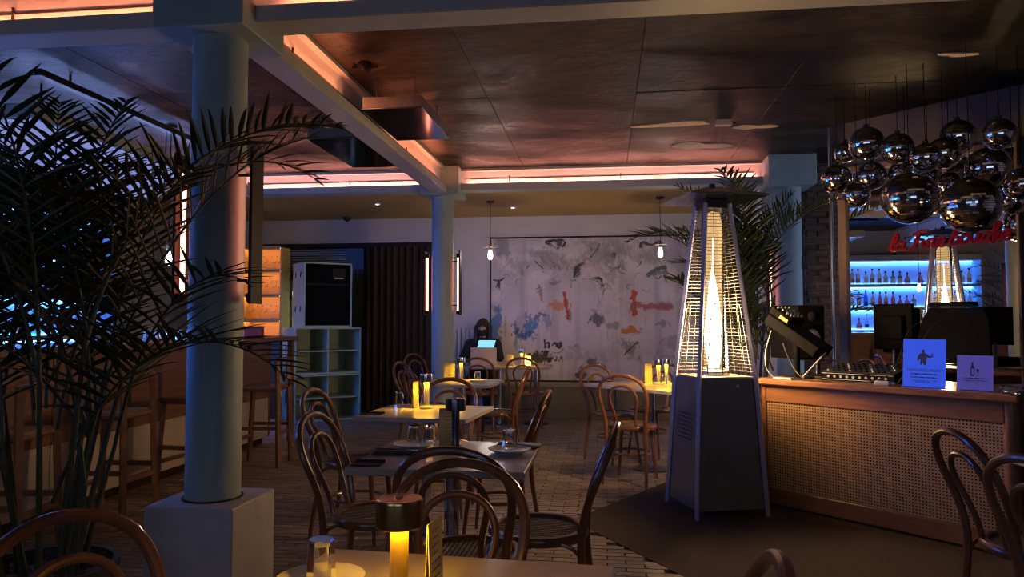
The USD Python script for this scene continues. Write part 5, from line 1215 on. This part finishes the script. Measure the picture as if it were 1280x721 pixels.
# ================================================================== PALMS
def leaflet(base, d, upv, L, w, droop):
    """A narrow folded leaflet from base along d, sagging by droop; 4 segments, V-shaped."""
    d = d / np.linalg.norm(d); s = np.cross(d, upv); s = s / max(np.linalg.norm(s), 1e-6); n = np.cross(s, d)
    V = []; ts = [0, .25, .55, .8, 1]; ww = [.35, 1.0, .85, .5, .02]
    for t, k in zip(ts, ww):
        c = base + d * L * t - np.array([0, 0, 1.0]) * droop * L * t * t
        V += [c - s * w * k / 2 + n * w * k * .18, c - n * w * k * .05, c + s * w * k / 2 + n * w * k * .18]
    F = []
    for i in range(4):
        a = i * 3
        F += [(a, a + 1, a + 4), (a, a + 4, a + 3), (a + 1, a + 2, a + 5), (a + 1, a + 5, a + 4)]
    return np.array(V), np.array(F)
def frond(parent, base, az, el, L, bend, nl, r, mats, lw=.020, ll=.34, split=False, start=.28, tip_drop=0.0):
    a = math.radians(az); h = np.array([math.cos(a), math.sin(a), 0]); e = math.radians(el)
    ts = np.linspace(0, 1, 26); pts = []
    p = np.array(base, float); step = L / 25
    for t in ts:
        pts.append(p.copy()); ang = e - math.radians(bend) * t ** 1.5 - math.radians(tip_drop) * max(0, t - .6) ** 2 * 6
        p = p + step * (h * math.cos(ang) + np.array([0, 0, 1]) * math.sin(ang))
    pts = np.array(pts)
    fr_ = obj('frond', tube(pts, np.linspace(.0085, .0022, 26), 6), 'palm_stem', parent)
    tan = np.gradient(pts, axis=0); tan /= np.linalg.norm(tan, axis=1, keepdims=True)
    Vs, Fs, n0 = [], [], 0
    for i in range(nl):
        t = start + (1 - start) * (i + .3) / nl; k = t * 25; j = min(int(k), 24); f = k - j
        b = pts[j] * (1 - f) + pts[j + 1] * f; tg = tan[j]
        side = np.cross(tg, [0, 0, 1.0]); side /= max(np.linalg.norm(side), 1e-6); upv = np.cross(side, tg)
        for s in (-1, 1):
            prof = math.sin(PI * min(1, .18 + .82 * (t - start) / (1 - start)) ** .8) ** .6
            l = ll * max(.22, prof) * (.9 + .2 * r.random())
            fwd_k = .55 + .55 * (t - start) / (1 - start)
            d = side * s * (1.0 + .15 * r.normal()) + tg * fwd_k * (1 + .1 * r.normal()) + upv * (.42 + .12 * r.normal())
            v, fc = leaflet(b, d, upv, l, lw * (.8 + .35 * r.random()), .06 + .20 * r.random())
            if split: obj('leaflet', (v, fc), mats[int(r.integers(len(mats)))], fr_, smooth=False)
            else: Vs.append(v); Fs.append(fc + n0); n0 += len(v)
    if not split:
        obj('leaflets', trimesh.Trimesh(np.vstack(Vs), np.vstack(Fs), process=False), mats[int(r.integers(len(mats)))], fr_, smooth=False, kind='stuff')
    return pts
def clear_of_things(base, az, el, L, bend, org, kind):
    a = math.radians(az); h = np.array([math.cos(a), math.sin(a), 0]); p = np.array(base, float) + np.array([*org, 0])
    for t in np.linspace(0, 1, 26):
        if kind == 1 and p[2] > .4 and np.hypot(p[0] - C1[0], p[1] - C1[1]) < .44: return False
        if kind == 1 and (p[0] + .0 < -3.3): return False
        if kind == 2 and (p[0] + p[1] > 8.35 or np.hypot(p[0] - C3[0], p[1] - C3[1]) < .42 or p[1] > 8.0 or np.hypot(p[0] - 1.6, p[1] - 5.9) < .75 or (p[2] < 2.35 and np.hypot(p[0] - .756, p[1] - 5.344) < .5)): return False
        if p[2] > (2.55 if kind == 1 else 2.85): return False
        ang = math.radians(el) - math.radians(bend) * t ** 1.5; p = p + L / 25 * (h * math.cos(ang) + np.array([0, 0, 1]) * math.sin(ang))
    return True
def palm(name_lab, loc, pot_r, pot_h, sc=1):
    t = thing('potted_palm', name_lab, 'palm', (*loc, .004))
    if sc != 1: UsdGeom.Xformable(t).AddScaleOp().Set(Gf.Vec3f(sc, sc, sc))
    p = obj('pot', lathe([(0, 0), (pot_r * .72, 0), (pot_r * .78, .02), (pot_r, pot_h - .03), (pot_r * 1.04, pot_h - .03), (pot_r * 1.04, pot_h), (pot_r * .95, pot_h), (pot_r * .92, pot_h - .05), (0, pot_h - .05)], 40), 'pot', t)
    return t
rp = np.random.default_rng(21)
PX, PY = -2.22, 2.70
pm = palm('big potted palm with many arching fronds at the left, before the bar', (PX, PY), .28, .36, .95)
g = [mv(trimesh.creation.icosphere(1, .014 + .012 * rp.random()), *((lambda q, a: (q * math.cos(a), q * math.sin(a), .295 + .012 * rp.random()))(.245 * math.sqrt(rp.random()), 2 * PI * rp.random()))) for _ in range(160)]
obj('gravel', cat(*g), 'gravel', pm, smooth=True, kind='stuff')
LM = ['leaf_a', 'leaf_b', 'leaf_a', 'leaf_c']
# canes rising from the pot
bases = []
for i in range(16):
    a = 2 * PI * i / 16 + rp.random(); q = .05 + .15 * rp.random()
    b = np.array([q * math.cos(a), q * math.sin(a), .29]); hgt = .35 + .65 * rp.random()
    tpt = b + np.array([.22 * math.cos(a) * hgt, .22 * math.sin(a) * hgt, hgt])
    obj('cane', tube(spline([b, (b + tpt) / 2 + [0, 0, .02], tpt], 10), np.linspace(.014, .009, 10), 8), 'palm_stem', pm)
    bases.append(tpt)
# clear arching fronds first: their leaflets are single pieces
for az, el, L, bd, nl, bz in [(-6, 79, 1.98, 96, 40, .92), (95, 87, 1.60, 40, 28, 1.0), (128, 84, 1.70, 48, 28, 1.0), (-18, 62, 1.60, 105, 28, .62), (170, 82, 1.75, 52, 26, .95)]:
    a = math.radians(az); frond(pm, (.06 * math.cos(a), .06 * math.sin(a), bz), az, el, L, bd, nl, rp, LM, split=True, ll=.36)
for i in range(32):
    for attempt in range(40):
        b = bases[int(rp.integers(16))]; az = (i * 137.5 + attempt * 31) % 360
        el = 55 + 34 * rp.random(); L = 1.0 + .75 * rp.random(); bd = 45 + 60 * rp.random()
        if clear_of_things(b, az, el, L, bd, (PX, PY), 1): break
    else: continue
    frond(pm, b, az, el, L, bd, 19, rp, LM, ll=.32 + .08 * rp.random(), start=.22, tip_drop=20, lw=.0185)
# second palm behind the heater
pm2 = palm('tall potted palm behind the heater by the corner column', (1.30, 7.0), .26, .42)
obj('soil', lathe([(0, .36), (.24, .36), (.24, .375), (0, .385)], 24), 'gravel', pm2)
for i in range(9):
    a = 2 * PI * i / 9; b = np.array([.10 * math.cos(a), .10 * math.sin(a), .36]); tpt = b + np.array([.14 * math.cos(a), .14 * math.sin(a), .9 + .4 * rp.random()])
    obj('cane', tube([b, tpt], [.015, .010], 8), 'palm_stem', pm2)
    for k in range(4):
        for attempt in range(60):
            az = 360 * rp.random(); big = rp.random() * .6; q_ = (tpt - [0, 0, .2 * k], az, 55 + 32 * rp.random(), 0.85 + big, 40 + 60 * rp.random())
            if clear_of_things(*q_, (1.30, 7.0), 2): break
        else: continue
        frond(pm2, *q_, 22, rp, ['leaf_b', 'leaf_c', 'leaf_a'], ll=.34, start=.22, tip_drop=15, lw=.024)
for az, el, L, bd in [(172, 80, 1.5, 95), (-46, 82, 1.6, 85), (100, 88, 1.5, 25), (-20, 86, 1.4, 60), (-35, 86, 1.35, 40)]:
    frond(pm2, (0, 0, 1.2), az, el, L, bd, 28, rp, ['leaf_b', 'leaf_c'], ll=.38, lw=.026)
